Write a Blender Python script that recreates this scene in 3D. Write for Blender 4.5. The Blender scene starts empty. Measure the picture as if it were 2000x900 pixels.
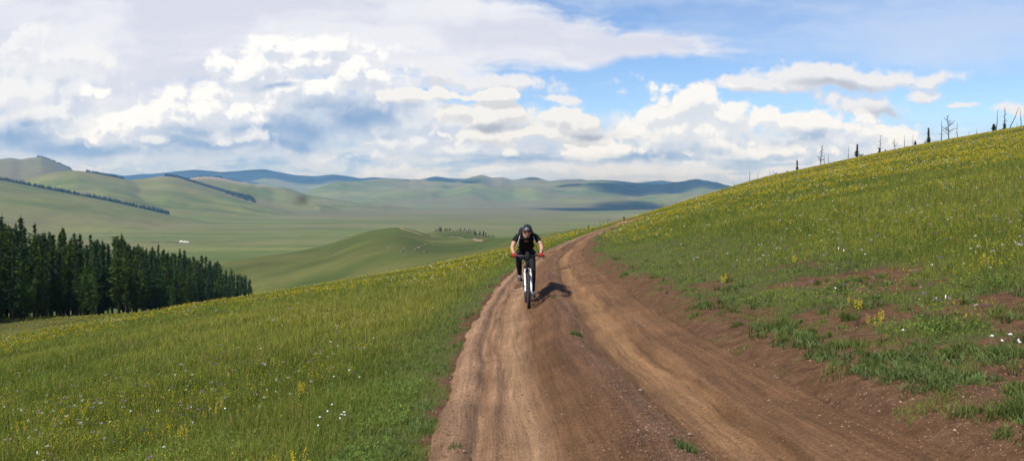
import bpy, bmesh, math, random
import numpy as np
from mathutils import Vector, Matrix, Euler
scene = bpy.context.scene
COL = scene.collection
F = 1732.0          # focal length in the 2000 px wide photograph
HOR = 375.0         # row of the true horizon

# ------------------------------------------------------------------ numpy noise
def _hash(ix, iy, s):
    n = (ix.astype(np.int64) * 374761393 + iy.astype(np.int64) * 668265263 + s * 974634777) & 0x7fffffff
    n = ((n ^ (n >> 13)) * 1274126177) & 0x7fffffff
    n = (n ^ (n >> 16)) & 0xffff
    return n / 65535.0
def vnoise(x, y, s=0):
    ix = np.floor(x); iy = np.floor(y); fx = x - ix; fy = y - iy
    fx = fx*fx*fx*(fx*(fx*6-15)+10); fy = fy*fy*fy*(fy*(fy*6-15)+10)
    a = _hash(ix, iy, s); b = _hash(ix+1, iy, s); c = _hash(ix, iy+1, s); d = _hash(ix+1, iy+1, s)
    return (a+(b-a)*fx)*(1-fy) + (c+(d-c)*fx)*fy - .5
def fbm(x, y, o=4, s=0, g=.5):
    t = 0; a = 1; n = 0
    for i in range(o):
        t = t + a*vnoise(x+17.3*i, y-9.1*i, s+i); n += a; a *= g
        x, y = (x*1.6-y*1.2), (x*1.2+y*1.6)
    return t/n*2
def smooth(a, b, x):
    t = np.clip((x-a)/(b-a), 0, 1); return t*t*(3-2*t)
def smax(a, b, k):
    h = np.clip(.5+.5*(a-b)/k, 0, 1)
    return b+(a-b)*h + k*h*(1-h)

# ------------------------------------------------------------------ terrain height
def prof(xs, ys, sig):
    d = np.arange(-2500, 4500, 4.0); v = np.interp(d, xs, ys)
    if sig > 0:
        r = np.arange(-3*sig, 3*sig+4, 4.0); k = np.exp(-.5*(r/sig)**2); k /= k.sum()
        v = np.convolve(np.pad(v, len(k)//2, mode='edge'), k, 'valid')[:len(d)]
    return lambda p: np.interp(p, d, v)
class Ridge:
    # crest: list of (px, py, distance); foot: distance factor and row; back: slope behind the crest
    def __init__(s, crest, front, footpy, back, power=1.3, sig=8, rough=0., rs=1., round_=.1, seed=1):
        a = np.array(crest, float)
        s.py = prof(a[:, 0], a[:, 1], sig); s.D = prof(a[:, 0], a[:, 2], 30)
        f = np.array(front, float).reshape(-1, 2); s.fr = prof(f[:, 0], f[:, 1], 30)
        g = np.array(footpy, float).reshape(-1, 2); s.fp = prof(g[:, 0], g[:, 1], 20)
        s.back = back; s.p = power; s.rough = rough; s.rs = rs; s.round = round_; s.seed = seed
        s.x0, s.x1 = a[0, 0], a[-1, 0]
    def __call__(s, x, y):
        yy = np.maximum(y, 5.); px = 1000+F*x/yy
        D = s.D(px); zc = (HOR-s.py(px))/F*D; Df = s.fr(px); zf = (HOR-s.fp(px))/F*Df
        t = (D-yy)/np.maximum(D-Df, 1.)
        w = s.round
        tt = np.maximum(t, 0)
        e = np.where(tt < 1, (np.sqrt(tt*tt+w*w)-w)/(math.sqrt(1+w*w)-w), 1.)
        e = np.power(np.maximum(e, 1e-9), s.p)
        z = zc+(zf-zc)*e
        z = z - .25*np.maximum(Df-yy, 0)
        b = np.maximum(yy-D, 0); W = .08*D
        z = z - s.back*b*b/(b+W)
        if s.rough:
            m = np.clip(e*3+(.22 if s.rs > 700 else 0.), 0, 1)*np.clip(1.6-e, 0, 1)
            q_ = fbm(x/s.rs, y/s.rs, 5, s.seed); z = z + s.rough*m*(1.1*q_ + 1.5*(.28-np.abs(fbm(x/s.rs*.8+5, y/s.rs*.55, 4, s.seed+3))))
        return np.where(y > 20, z, -1e4)

R1 = Ridge([(-1500, 300, 3000), (-400, 318, 3000), (0, 352, 3000), (100, 372, 3000), (200, 391, 2950), (260, 404, 2900), (330, 420, 2850), (420, 436, 2700), (520, 470, 2500), (900, 620, 2400)],
           [(0, 1900), (400, 2000)], [(-400, 475), (0, 470), (300, 468), (600, 640)], .22, 1.2, 10, 17.1, 420., .25, 11)
R2 = Ridge([(-1500, 345, 4100), (-100, 360, 4100), (40, 352, 4100), (80, 341, 4100), (110, 336, 4100), (150, 333, 4100), (200, 342, 4100), (250, 352, 4100), (300, 372, 4100), (350, 400, 4050), (420, 430, 4000), (900, 640, 4000)],
           [(0, 2900), (500, 2700)], [(0, 440), (500, 455), (900, 700)], .2, 1.25, 7, 26.6, 500., .2, 23)
R3 = Ridge([(-1500, 460, 4500), (100, 420, 4500), (180, 372, 4500), (240, 353, 4500), (290, 348, 4500), (320, 344, 4500), (345, 347, 4500), (400, 364, 4450), (450, 379, 4400), (495, 392, 4300), (560, 410, 4200), (700, 450, 4200), (1000, 640, 4200)],
           [(0, 3000), (600, 2800)], [(0, 460), (200, 445), (600, 446), (1000, 700)], .2, 1.25, 7, 26.6, 420., .2, 37)
R4 = Ridge([(-1500, 460, 5400), (250, 400, 5400), (330, 362, 5400), (360, 350, 5400), (385, 346, 5400), (405, 345, 5400), (430, 347, 5400), (450, 352, 5400), (500, 361, 5300), (515, 360, 5300), (535, 366, 5300), (555, 366, 5300), (575, 372, 5300), (600, 381, 5300), (650, 388, 5400), (720, 399, 5600), (800, 411, 5800), (880, 420, 5800), (1000, 440, 5800), (1300, 640, 5800)],
           [(200, 3600), (700, 4000), (1000, 4500)], [(200, 432), (700, 424), (900, 424), (1300, 700)], .2, 1.2, 4, 30.4, 330., .15, 41)
RB = Ridge([(-1500, 330, 6200), (-200, 322, 6200), (-60, 318, 6200), (0, 311, 6200), (20, 309, 6200), (38, 312, 6200), (55, 309, 6200), (78, 307, 6200), (100, 315, 6200), (130, 328, 6200), (160, 342, 6200), (230, 365, 6200), (400, 480, 6200), (1000, 700, 6200)],
           [(0, 4200)], [(0, 380), (400, 420)], .2, 1.1, 2, 25., 600., .1, 53)
M1 = Ridge([(-1500, 380, 15000), (60, 372, 15000), (150, 346, 15000), (195, 340, 15000), (215, 341, 15000), (240, 344, 15000), (300, 340, 15000), (340, 336, 15000), (380, 333, 15000), (410, 335, 15000), (440, 337, 15000), (480, 333, 15000), (515, 331, 15000), (545, 336, 15000), (580, 343, 15000), (615, 345, 15000), (650, 341, 15000), (680, 345, 15000), (705, 349, 15000), (725, 347, 15000), (745, 348, 15000), (770, 352, 15000), (830, 362, 15000), (1000, 380, 15000)],
           [(0, 10500)], [(0, 392), (600, 388), (1000, 392)], .15, 1.0, 3, 95., 1300., .1, 61)
M2 = Ridge([(-1500, 420, 9500), (480, 405, 9500), (580, 378, 9500), (620, 366, 9500), (660, 357, 9500), (700, 353, 9500), (745, 351, 9500), (775, 350, 9500), (800, 352, 9500), (830, 360, 9500), (870, 372, 9500), (930, 388, 9500), (1100, 420, 9500)],
           [(500, 6300), (1000, 6300)], [(400, 405), (1000, 402)], .15, 1.15, 4, 70., 800., .1, 71)
M3 = Ridge([(-1500, 420, 10500), (700, 400, 10500), (780, 368, 10500), (805, 354, 10500), (830, 352, 10500), (850, 349, 10500), (885, 350, 10500), (905, 352, 10500), (940, 343, 10500), (960, 350, 10500), (980, 348, 10500), (1000, 354, 10500), (1035, 349, 10500), (1050, 350, 10500), (1070, 357, 10500), (1095, 352, 10500), (1120, 352, 10500), (1150, 352, 10500), (1180, 351, 10500), (1250, 358, 10500), (1320, 362, 10500), (1400, 370, 10500), (1500, 372, 10500), (1900, 380, 10500), (3000, 380, 10500)],
           [(700, 6200), (1400, 6600)], [(700, 408), (1100, 405), (1400, 402)], .15, 1.1, 3, 105., 900., .08, 83)
M4 = Ridge([(-1500, 420, 15500), (760, 370, 15500), (800, 354, 15500), (830, 347, 15500), (850, 343, 15500), (880, 348, 15500), (905, 349, 15500), (930, 356, 15500), (970, 355, 15500), (1080, 356, 15500), (1100, 350, 15500), (1135, 349, 15500), (1160, 355, 15500), (1240, 358, 15500), (1265, 356, 15500), (1290, 353, 15500), (1315, 356, 15500), (1335, 358, 15500), (1360, 357, 15500), (1385, 362, 15500), (1420, 369, 15500), (1480, 376, 15500), (3000, 380, 15500)],
           [(700, 12000)], [(700, 385), (1400, 385)], .15, 1., 3, 95., 1300., .1, 97)
K1 = Ridge([(-1500, 900, 560), (100, 640, 560), (200, 580, 560), (300, 545, 560), (440, 514, 560), (500, 504, 570), (545, 498, 590), (580, 492, 605), (627, 482, 625), (674, 465, 640), (718, 451, 650), (770, 444, 660), (800, 448, 670), (830, 458, 660), (860, 463, 640), (920, 468, 560), (1000, 465, 420), (1060, 457, 330), (1120, 449, 250), (1180, 446, 190), (1260, 450, 180), (1600, 520, 180), (3000, 700, 180)],
           [(400, 400), (640, 330), (850, 250), (1000, 190), (1150, 130), (3000, 100)], [(-1500, 1200), (300, 800), (440, 660), (500, 600), (600, 574), (700, 560), (850, 532), (1000, 505), (1100, 480), (1200, 470), (1300, 520), (3000, 900)], .12, 1.15, 10, 1.6, 60., .35, 7)
K2 = Ridge([(-1500, 900, 1050), (700, 600, 1050), (790, 470, 1050), (830, 453, 1050), (860, 450, 1050), (885, 449, 1050), (920, 453, 1020), (960, 463, 980), (1000, 474, 960), (1100, 520, 900), (3000, 900, 900)],
           [(700, 760), (1000, 740)], [(-1500, 900), (700, 620), (850, 462), (960, 476), (1100, 530), (3000, 900)], .15, 1.1, 8, .8, 60., .3, 9)
LAYERS = [R1, R2, R3, R4, RB, M1, M2, M3, M4, K1, K2]

CAZ = np.radians(np.array([-180, -75, -35, -27, -16, -6, 0, 4, 7.5, 12, 16, 24, 30, 38, 75, 180.]))
CV = np.array([3e-4, 3e-4, 3.2e-4, 3.3e-4, 3.3e-4, 3.0e-4, 2.3e-4, 1.9e-4, 1.5e-4, 8e-5, 4e-5, 3.0e-5, 4.2e-5, 6e-5, 1e-4, 3e-4])
def near(x, y):
    az = np.arctan2(x, y)
    c = np.exp(np.interp(az, CAZ, np.log(CV)))
    d2 = x*x+y*y
    A = .177*x + .027*(np.sqrt(x*x+16.)-4.)
    z = -1.80 + A - .0262*y - c*d2/(1+np.sqrt(d2)/900.)
    # forest bench below the left edge
    fb = .0353*x - .1226*y - .45*np.maximum(y-400, 0) - .25*np.maximum(95-y, 0)
    fb = fb - .02*np.maximum(x+.28*y, 0)
    bl = smooth(78, 118, y)*smooth(-.20, -.27, x/np.maximum(y, 1))
    z = z*(1-bl)+np.maximum(z, fb)*bl
    return z
def H0(x, y):
    x = np.asarray(x, float); y = np.asarray(y, float)
    d = np.hypot(x, y)
    z = near(x, y)
    k = .006*d+.5
    fl = -88 - .0022*d + 1.2*fbm(x/700., y/700., 3, 5)*np.clip(d/1500, 0, 1)
    z = smax(z, fl, np.minimum(k*3, 14))
    for L in LAYERS:
        z = smax(z, L(x, y), np.minimum(.0015*d+.3, 14.))
    return z
def micro(x, y):
    d = np.hypot(x, y); f = 1/(1+(d/250.)**2)
    return f*(.055*fbm(x/1.7, y/1.7, 4, 3) + .16*fbm(x/9., y/9., 3, 4) + .35*smooth(30, 120, d)*fbm(x/31., y/31., 3, 6))

# ------------------------------------------------------------------ road centre line (x, y, half width)
def solve(px, py, fn=None, dmax=20000., dmin=2.):
    fn = fn or H0
    r = np.geomspace(dmin, dmax, 6000); u = (px-1000)/F; v = (HOR-py)/F
    h = fn(u*r, r); i = np.argmax(h > v*r)
    if i == 0: return None
    a, b = r[i-1], r[i]
    for _ in range(30):
        m = .5*(a+b)
        if fn(np.array([u*m]), np.array([m]))[0] > v*m: b = m
        else: a = m
    return u*b, b, float(fn(np.array([u*b]), np.array([b]))[0])
EDGE = [  # row, left column, right column of the bare track in the photograph
    (900, 845, 1870), (850, 868, 1735), (800, 885, 1625), (750, 895, 1520), (700, 905, 1432), (650, 920, 1345), (600, 940, 1275), (560, 965, 1212), (530, 990, 1180),
    (510, 1010, 1163), (490, 1052, 1162), (475, 1100, 1172), (465, 1135, 1190), (458, 1160, 1208)]
pts = []
for r_, l_, g_ in EDGE:
    a = solve(l_, r_); b = solve(g_, r_)
    pts.append(((a[0]+b[0])/2, (a[1]+b[1])/2, (b[0]-a[0])/2))
# ------------------------------------------------------------------ node helpers
class NT:
    def __init__(s, tree): s.t = tree; s.n = tree.nodes; s.l = tree.links
    def node(s, typ, **kw):
        n = s.n.new(typ)
        for k, v in kw.items(): setattr(n, k, v)
        return n
    def put(s, sock, v):
        if v is None: return
        if isinstance(v, bpy.types.NodeSocket): s.l.new(v, sock)
        else:
            if isinstance(v, (tuple, list)) and len(v) == 3 and sock.type == 'RGBA': v = tuple(v)+(1,)
            sock.default_value = v
    def m(s, op, a, b=None, c=None, clamp=False):
        n = s.node('ShaderNodeMath', operation=op, use_clamp=clamp)
        for i, v in enumerate((a, b, c)): s.put(n.inputs[i], v)
        return n.outputs[0]
    def v(s, op, a, b=None, c=None):
        n = s.node('ShaderNodeVectorMath', operation=op)
        for i, x in enumerate((a, b, c)):
            if x is not None: s.put(n.inputs[i], x)
        return n.outputs['Value'] if op in ('LENGTH', 'DOT_PRODUCT', 'DISTANCE') else n.outputs[0]
    def noise(s, vec, scale, detail=4, rough=.5, dist=0., lac=2., color=False, dims='3D'):
        n = s.node('ShaderNodeTexNoise', noise_dimensions=dims)
        s.put(n.inputs['Vector'], vec); n.inputs['Scale'].default_value = scale; n.inputs['Detail'].default_value = detail
        n.inputs['Roughness'].default_value = rough; n.inputs['Distortion'].default_value = dist; n.inputs['Lacunarity'].default_value = lac
        return n.outputs['Color' if color else 'Fac']
    def voro(s, vec, scale, detail=0, rough=.5, feature='F1', smooth=.5, out='Distance', rand=1., dims='3D'):
        n = s.node('ShaderNodeTexVoronoi', feature=feature, voronoi_dimensions=dims)
        s.put(n.inputs['Vector'], vec); n.inputs['Scale'].default_value = scale
        if 'Detail' in n.inputs: n.inputs['Detail'].default_value = detail; n.inputs['Roughness'].default_value = rough
        if feature == 'SMOOTH_F1': n.inputs['Smoothness'].default_value = smooth
        n.inputs['Randomness'].default_value = rand
        return n.outputs[out]
    def mix(s, f, a, b, blend='MIX'):
        n = s.node('ShaderNodeMix', data_type='RGBA', blend_type=blend); n.clamp_factor = True
        s.put(n.inputs[0], f); s.put(n.inputs[6], a); s.put(n.inputs[7], b)
        return n.outputs[2]
    def ss(s, x, a, b, lo=0., hi=1.):
        n = s.node('ShaderNodeMapRange', interpolation_type='SMOOTHSTEP')
        s.put(n.inputs[0], x); s.put(n.inputs[1], a); s.put(n.inputs[2], b); s.put(n.inputs[3], lo); s.put(n.inputs[4], hi)
        return n.outputs[0]
    def lin(s, x, a, b, lo=0., hi=1.):
        n = s.node('ShaderNodeMapRange'); s.put(n.inputs[0], x); s.put(n.inputs[1], a); s.put(n.inputs[2], b); s.put(n.inputs[3], lo); s.put(n.inputs[4], hi)
        return n.outputs[0]
    def ramp(s, f, stops, interp='LINEAR'):
        n = s.node('ShaderNodeValToRGB'); n.color_ramp.interpolation = interp; e = n.color_ramp.elements
        while len(e) < len(stops): e.new(.5)
        for i, (p, c) in enumerate(stops):
            e[i].position = p; e[i].color = tuple(c)+(1,) if len(c) == 3 else c
        s.put(n.inputs[0], f); return n.outputs[0]
    def xyz(s, x=0., y=0., z=0.):
        n = s.node('ShaderNodeCombineXYZ'); s.put(n.inputs[0], x); s.put(n.inputs[1], y); s.put(n.inputs[2], z); return n.outputs[0]

SUN_EL, SUN_AZ = math.radians(47), math.radians(-140)   # azimuth of the sun seen from above, from +Y towards +X
sun_dir = Vector((math.sin(SUN_AZ)*math.cos(SUN_EL), math.cos(SUN_AZ)*math.cos(SUN_EL), math.sin(SUN_EL)))

world = bpy.data.worlds.new("World"); scene.world = world; world.use_nodes = True
W = NT(world.node_tree); W.n.clear()
sky = W.node('ShaderNodeTexSky', sky_type='NISHITA'); sky.sun_disc = False
sky.sun_elevation = SUN_EL; sky.sun_rotation = SUN_AZ % (2*math.pi)
sky.altitude = 1500; sky.air_density = 1.0; sky.dust_density = .4; sky.ozone_density = 1.5
tc = W.node('ShaderNodeTexCoord')
sep = W.node('ShaderNodeSeparateXYZ'); W.l.new(tc.outputs['Generated'], sep.inputs[0])
ya = W.m('MAXIMUM', W.m('ABSOLUTE', sep.outputs[1]), .22)
PX = W.m('MULTIPLY', W.m('DIVIDE', sep.outputs[0], ya), 1.732)
PY = W.m('MULTIPLY', W.m('DIVIDE', sep.outputs[2], ya), 1.732)
PY = W.m('MINIMUM', PY, 4.)
P = W.xyz(PX, PY, 0.)

def K(px, py): return ((px-1000)/1000., (375-py)/1000.)
# slow warp shared by all layers
wn = W.v('SUBTRACT', W.noise(P, 5., 4, .55, color=True, dims='2D'), (.5, .5, .5))
Pw = W.v('MULTIPLY_ADD', wn, (.15, .07, 0), P)
DEL = (-.009, .018, 0)
wf = W.v('SUBTRACT', W.noise(P, 22., 3, .6, color=True, dims='2D'), (.5, .5, .5))
Pf = W.v('MULTIPLY_ADD', wf, (.022, .016, 0), P)
def billow(vec):
    v1 = W.voro(W.v('MULTIPLY', vec, (1., 1.3, 1.)), 13., 3.6, .56, 'F1', dims='2D')
    n1 = W.noise(vec, 7., 9, .66, dims='2D')
    return W.m('ADD', W.m('MULTIPLY', v1, -.55), W.m('MULTIPLY_ADD', n1, 1.75, -.11))
B0 = billow(Pf); B1 = billow(W.v('ADD', Pf, DEL))
def blobs(vec, lst):
    acc = None
    for px, py, rx, ry in lst:
        cx, cy = K(px, py); ix, iy = 1000./rx, 1000./ry
        l = W.v('LENGTH', W.v('MULTIPLY_ADD', vec, (ix, iy, 0), (-cx*ix, -cy*iy, 0)))
        acc = l if acc is None else W.m('SMOOTH_MIN', acc, l, .25)
    return W.m('SUBTRACT', 1., acc)
def soft(lst, vec=None):
    f = blobs(vec or Pw, lst); return W.ss(f, 0., .9)

col = W.v('MULTIPLY', sky.outputs[0], (.80, .92, 1.12))
SKYSCALE = .1; EXPO = .3
def C(r, g, b, k=1.):   # display value -> radiance seen before the Background strength
    f = lambda c: ((c/255.+.055)/1.055)**2.4 if c > 10 else c/255./12.92
    k = k/2**EXPO
    return (f(r)*k/SKYSCALE, f(g)*k/SKYSCALE, f(b)*k/SKYSCALE)

# --- veil of high cloud: white on the left, streaks on the right
Pst = W.v('MULTIPLY', W.v('MULTIPLY_ADD', wn, (.25, .06, 0), P), (1., 4.5, 1.))
st = W.noise(Pst, 2.6, 6, .58, dims='2D')
st2 = W.noise(W.v('ADD', Pst, (7.3, 2.2, 0)), 7., 5, .6, dims='2D')
veil = W.ss(W.m('ADD', W.m('ADD', blobs(Pw, [(250, 40, 900, 210), (820, 70, 420, 75), (1150, 95, 350, 42), (0, 200, 560, 260), (1010, 80, 300, 60)]), W.m('MULTIPLY', W.m('SUBTRACT', st, .5), 1.0)), W.m('MULTIPLY', W.m('SUBTRACT', st2, .5), .25)), -.02, .38)
veil2 = W.m('MULTIPLY', W.ss(W.m('ADD', blobs(Pw, [(1750, 60, 560, 110), (1300, -30, 500, 60)]), W.m('MULTIPLY', W.m('SUBTRACT', st, .5), 2.2)), -.2, 1.1), .62)
low = W.ss(PY, .19, .0)      # pale band towards the horizon
col = W.mix(W.m('MULTIPLY', low, .35), col, C(205, 220, 240))
col = W.mix(veil2, col, C(214, 226, 248))
vc = W.mix(W.ss(st, .35, .65), C(222, 225, 239), C(243, 244, 250))
col = W.mix(W.m('MULTIPLY', veil, .95), col, vc)

# --- far flat streaks above the horizon
Ps = W.v('MULTIPLY', W.v('MULTIPLY_ADD', wn, (.10, .012, 0), P), (1., 16., 1.))
sn = W.noise(Ps, 2.6, 7, .62, dims='2D')
stm = W.ss(PY, .155, .07)
sc = W.mix(W.ss(W.m('ADD', sn, W.m('MULTIPLY', W.m('SUBTRACT', B0, .5), .12)), .40, .62), C(150, 182, 222), C(226, 231, 238))
col = W.mix(W.m('MULTIPLY', stm, .9), col, sc)

# --- cumulus layers (blobs in columns and rows of the sky, fields broken up by billows)
def cumulus(col, lst, bright, mid, dark, darks=(), amp=.9, edge=.16, vshade=None, alpha=1., off=0., gr=1.3):
    lst = [(x, y, rx*gr, ry*gr) for x, y, rx, ry in lst]
    f0 = blobs(Pw, lst); Pd = W.v('ADD', Pw, DEL); f1 = blobs(Pd, lst)
    a0 = W.m('ADD', f0, W.m('MULTIPLY_ADD', B0, amp, -.5*amp-off))
    a1 = W.m('ADD', f1, W.m('MULTIPLY_ADD', B1, amp, -.5*amp-off))
    a = W.m('MULTIPLY', W.ss(a0, 0., edge), alpha)
    lit = W.ss(W.m('SUBTRACT', a0, a1), -.14, .22)          # faces towards the sun
    thin = W.ss(a1, 1.25, .0)                                 # near the sunlit rim
    L = W.m('MINIMUM', W.m('ADD', W.m('MULTIPLY', lit, .66), W.m('MULTIPLY', thin, .46)), 1.)
    if darks:
        d = blobs(Pw, darks); dk = W.ss(W.m('ADD', d, W.m('MULTIPLY_ADD', B0, .4, -.2)), -.1, .85)
        L = W.m('MULTIPLY', L, W.m('SUBTRACT', 1., W.m('MULTIPLY', dk, .85)))
        mid = W.mix(dk, mid, dark)
    c = W.mix(L, mid, bright)
    return W.mix(a, col, c)
WH = C(254, 253, 251); GB = C(150, 178, 214); GL = C(205, 213, 228); GY = C(190, 197, 210); GB2 = C(134, 166, 208)
# broad soft mass filling the lower sky
col = cumulus(col, [(150, 250, 420, 90), (500, 235, 360, 100), (870, 250, 330, 80), (1080, 265, 260, 70), (1350, 275, 230, 60), (1600, 285, 190, 62), (60, 180, 200, 70), (1250, 330, 900, 34), (700, 225, 200, 85), (420, 300, 460, 40), (760, 260, 160, 50), (670, 260, 130, 60)], C(236, 240, 247), C(205, 216, 234), C(140, 171, 212),
              [(590, 250, 240, 62), (400, 290, 220, 30), (705, 228, 150, 70), (560, 285, 160, 30), (60, 270, 130, 44), (160, 288, 220, 26), (1000, 312, 260, 18), (1250, 306, 160, 20), (350, 190, 90, 20)], amp=.75, edge=.6, gr=1.25, off=-.14)
# the large bright towers left of the middle
col = cumulus(col, [(610, 128, 175, 52), (480, 150, 120, 60), (560, 175, 200, 58), (700, 150, 90, 62), (390, 205, 140, 54), (300, 238, 150, 50), (200, 180, 55, 26), (600, 98, 150, 34)], C(255, 254, 252, 1.04), C(206, 216, 234), C(150, 178, 214),
              [(430, 262, 170, 30), (640, 212, 160, 30), (330, 280, 170, 24), (540, 172, 90, 12)], amp=.9, edge=.34, gr=1.25)
col = cumulus(col, [(50, 190, 80, 40), (35, 75, 70, 38), (120, 112, 110, 36), (100, 230, 80, 26)], C(246, 247, 250), C(226, 230, 241), GB, [(80, 245, 110, 26)], amp=1., edge=.4)
# grey cloud floating at the upper right, then the sunlit heap under it
col = cumulus(col, [(1640, 158, 130, 32), (1480, 178, 130, 17), (1740, 150, 90, 30), (1820, 152, 90, 18), (1690, 205, 110, 30), (850, 150, 50, 30), (980, 165, 200, 22), (1080, 185, 120, 13), (1880, 208, 30, 7), (1970, 208, 50, 16), (1800, 185, 60, 18)], C(240, 241, 245), C(212, 217, 228), GY, [(1640, 172, 120, 14), (1720, 215, 90, 20)], amp=.85, edge=.45)
col = cumulus(col, [(1350, 212, 85, 36), (1290, 228, 60, 27), (1420, 225, 80, 26), (1500, 238, 110, 30), (1600, 250, 120, 36), (1700, 262, 100, 30), (1350, 262, 170, 38), (1180, 290, 140, 26), (1520, 290, 190, 30), (1260, 250, 60, 30)], WH, C(218, 226, 238), C(168, 190, 219),
              [(1370, 290, 120, 18), (1560, 272, 130, 24), (1480, 305, 160, 14), (1220, 308, 120, 12)], amp=1.1, edge=.34)
# nearer grey-based clouds in the middle
col = cumulus(col, [(965, 225, 85, 34), (910, 215, 50, 18), (1130, 235, 80, 34), (1080, 220, 50, 20), (1060, 262, 200, 18), (880, 192, 130, 15), (960, 190, 90, 16)], C(247, 246, 244), C(212, 214, 220), C(172, 180, 194), [(970, 250, 80, 12), (1150, 262, 80, 12)], amp=0.94, edge=.15)
# small sunlit scraps low down
col = cumulus(col, [(285, 272, 40, 12), (130, 258, 30, 8), (460, 278, 52, 18), (500, 188, 50, 6), (215, 320, 20, 4), (700, 302, 80, 8), (760, 285, 60, 10), (830, 275, 50, 10), (930, 290, 80, 12), (1150, 300, 70, 8), (1340, 318, 40, 5), (870, 308, 70, 6)], C(247, 248, 250), C(206, 217, 233), C(170, 192, 220),
              [(285, 282, 40, 7), (460, 292, 60, 9), (900, 300, 120, 8)], amp=1.45, edge=.7, alpha=.85, gr=1.45)
# thin streaks cross the foot of everything
sm2 = W.m('MULTIPLY', W.m('MULTIPLY', W.ss(PY, .085, .045), W.ss(sn, .44, .60)), .8)
col = W.mix(sm2, col, W.mix(W.ss(st2, .4, .6), C(170, 194, 224), C(234, 235, 238)))
bg = W.node('ShaderNodeBackground'); W.put(bg.inputs[0], col); bg.inputs[1].default_value = SKYSCALE
wo = W.node('ShaderNodeOutputWorld'); W.l.new(bg.outputs[0], wo.inputs[0])
world.cycles.sampling_method = 'MANUAL'; world.cycles.sample_map_resolution = 512

sl = bpy.data.lights.new('sun', 'SUN'); sl.energy = 4.8; sl.angle = math.radians(4.); sl.color = (1., .95, .88)
so = bpy.data.objects.new('sun', sl); COL.objects.link(so)
so.rotation_euler = (-sun_dir).to_track_quat('-Z', 'Y').to_euler()
cam = bpy.data.cameras.new('camera'); co = bpy.data.objects.new('camera', cam); COL.objects.link(co); scene.camera = co
co.location = (0, 0, 0); co.rotation_euler = (math.radians(90), 0, 0)
cam.sensor_width = 36; cam.lens = 36*F/2000; cam.shift_y = -75/2000.; cam.clip_start = .05; cam.clip_end = 80000
cam.dof.use_dof = True; cam.dof.focus_distance = 17.2; cam.dof.aperture_fstop = 4.5
scene.view_settings.view_transform = 'Standard'; scene.view_settings.look = 'None'; scene.view_settings.exposure = EXPO; scene.view_settings.gamma = 1.
scene.view_settings.use_curve_mapping = False
scene.cycles.use_denoising = True
try: scene.cycles.denoiser = 'OPENIMAGEDENOISE'
except Exception: pass
scene.cycles.max_bounces = 6; scene.cycles.diffuse_bounces = 3; scene.cycles.transparent_max_bounces = 8; scene.cycles.volume_bounces = 1
# ------------------------------------------------------------------ helpers for meshes
def mesh_np(name, verts, faces_flat, sizes, mat=None, smooth_=True, parent=None, attrs=None, link=True):
    me = bpy.data.meshes.new(name); nv = len(verts); nf = len(sizes)
    me.vertices.add(nv); me.vertices.foreach_set('co', np.asarray(verts, np.float32).ravel())
    me.loops.add(len(faces_flat)); me.loops.foreach_set('vertex_index', np.asarray(faces_flat, np.int32))
    me.polygons.add(nf); st_ = np.zeros(nf, np.int32); st_[1:] = np.cumsum(sizes)[:-1]
    me.polygons.foreach_set('loop_start', st_); me.update(calc_edges=True)
    me.polygons.foreach_set('use_smooth', np.full(nf, bool(smooth_)))
    for k, v in (attrs or {}).items():
        v = np.asarray(v, np.float32)
        if v.ndim == 1: at = me.attributes.new(k, 'FLOAT', 'POINT'); at.data.foreach_set('value', v)
        else:
            at = me.attributes.new(k, 'FLOAT_COLOR', 'POINT')
            if v.shape[1] == 3: v = np.concatenate([v, np.ones((len(v), 1), np.float32)], 1)
            at.data.foreach_set('color', v.ravel())
    if mat: me.materials.append(mat)
    if not link: return me
    o = bpy.data.objects.new(name, me); COL.objects.link(o)
    if parent: o.parent = parent
    return o
def grid_faces(n, m):   # n rows, m columns
    i = np.arange(n-1)[:, None]*m+np.arange(m-1)[None, :]
    return np.stack([i, i+1, i+m+1, i+m], -1).reshape(-1), np.full((n-1)*(m-1), 4)
def tag(o, label=None, cat=None, group=None, kind=None):
    if label: o['label'] = label
    if cat: o['category'] = cat
    if group: o['group'] = group
    if kind: o['kind'] = kind
    return o
def empty(name, loc, rz=0., label=None, cat=None, group=None):
    o = bpy.data.objects.new(name, None); COL.objects.link(o); o.location = loc; o.rotation_euler = (0, 0, rz); o.empty_display_size = .2
    return tag(o, label, cat, group)
def mat(name, rough=.9, spec=.3):
    m_ = bpy.data.materials.new(name); m_.use_nodes = True; t = NT(m_.node_tree)
    b = m_.node_tree.nodes['Principled BSDF']; b.inputs['Roughness'].default_value = rough; b.inputs['Specular IOR Level'].default_value = spec
    return m_, t, b
def plain(name, c, rough=.6, spec=.4, metal=0., var=.15, scale=30.):
    m_, t, b = mat(name, rough, spec)
    tcx = t.node('ShaderNodeTexCoord').outputs['Object']
    n = t.noise(tcx, scale, 3)
    k = t.lin(n, .3, .7, 1-var, 1+var)
    t.put(b.inputs[0], t.v('MULTIPLY', tuple(c), t.xyz(k, k, k))); b.inputs['Metallic'].default_value = metal
    return m_

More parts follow.
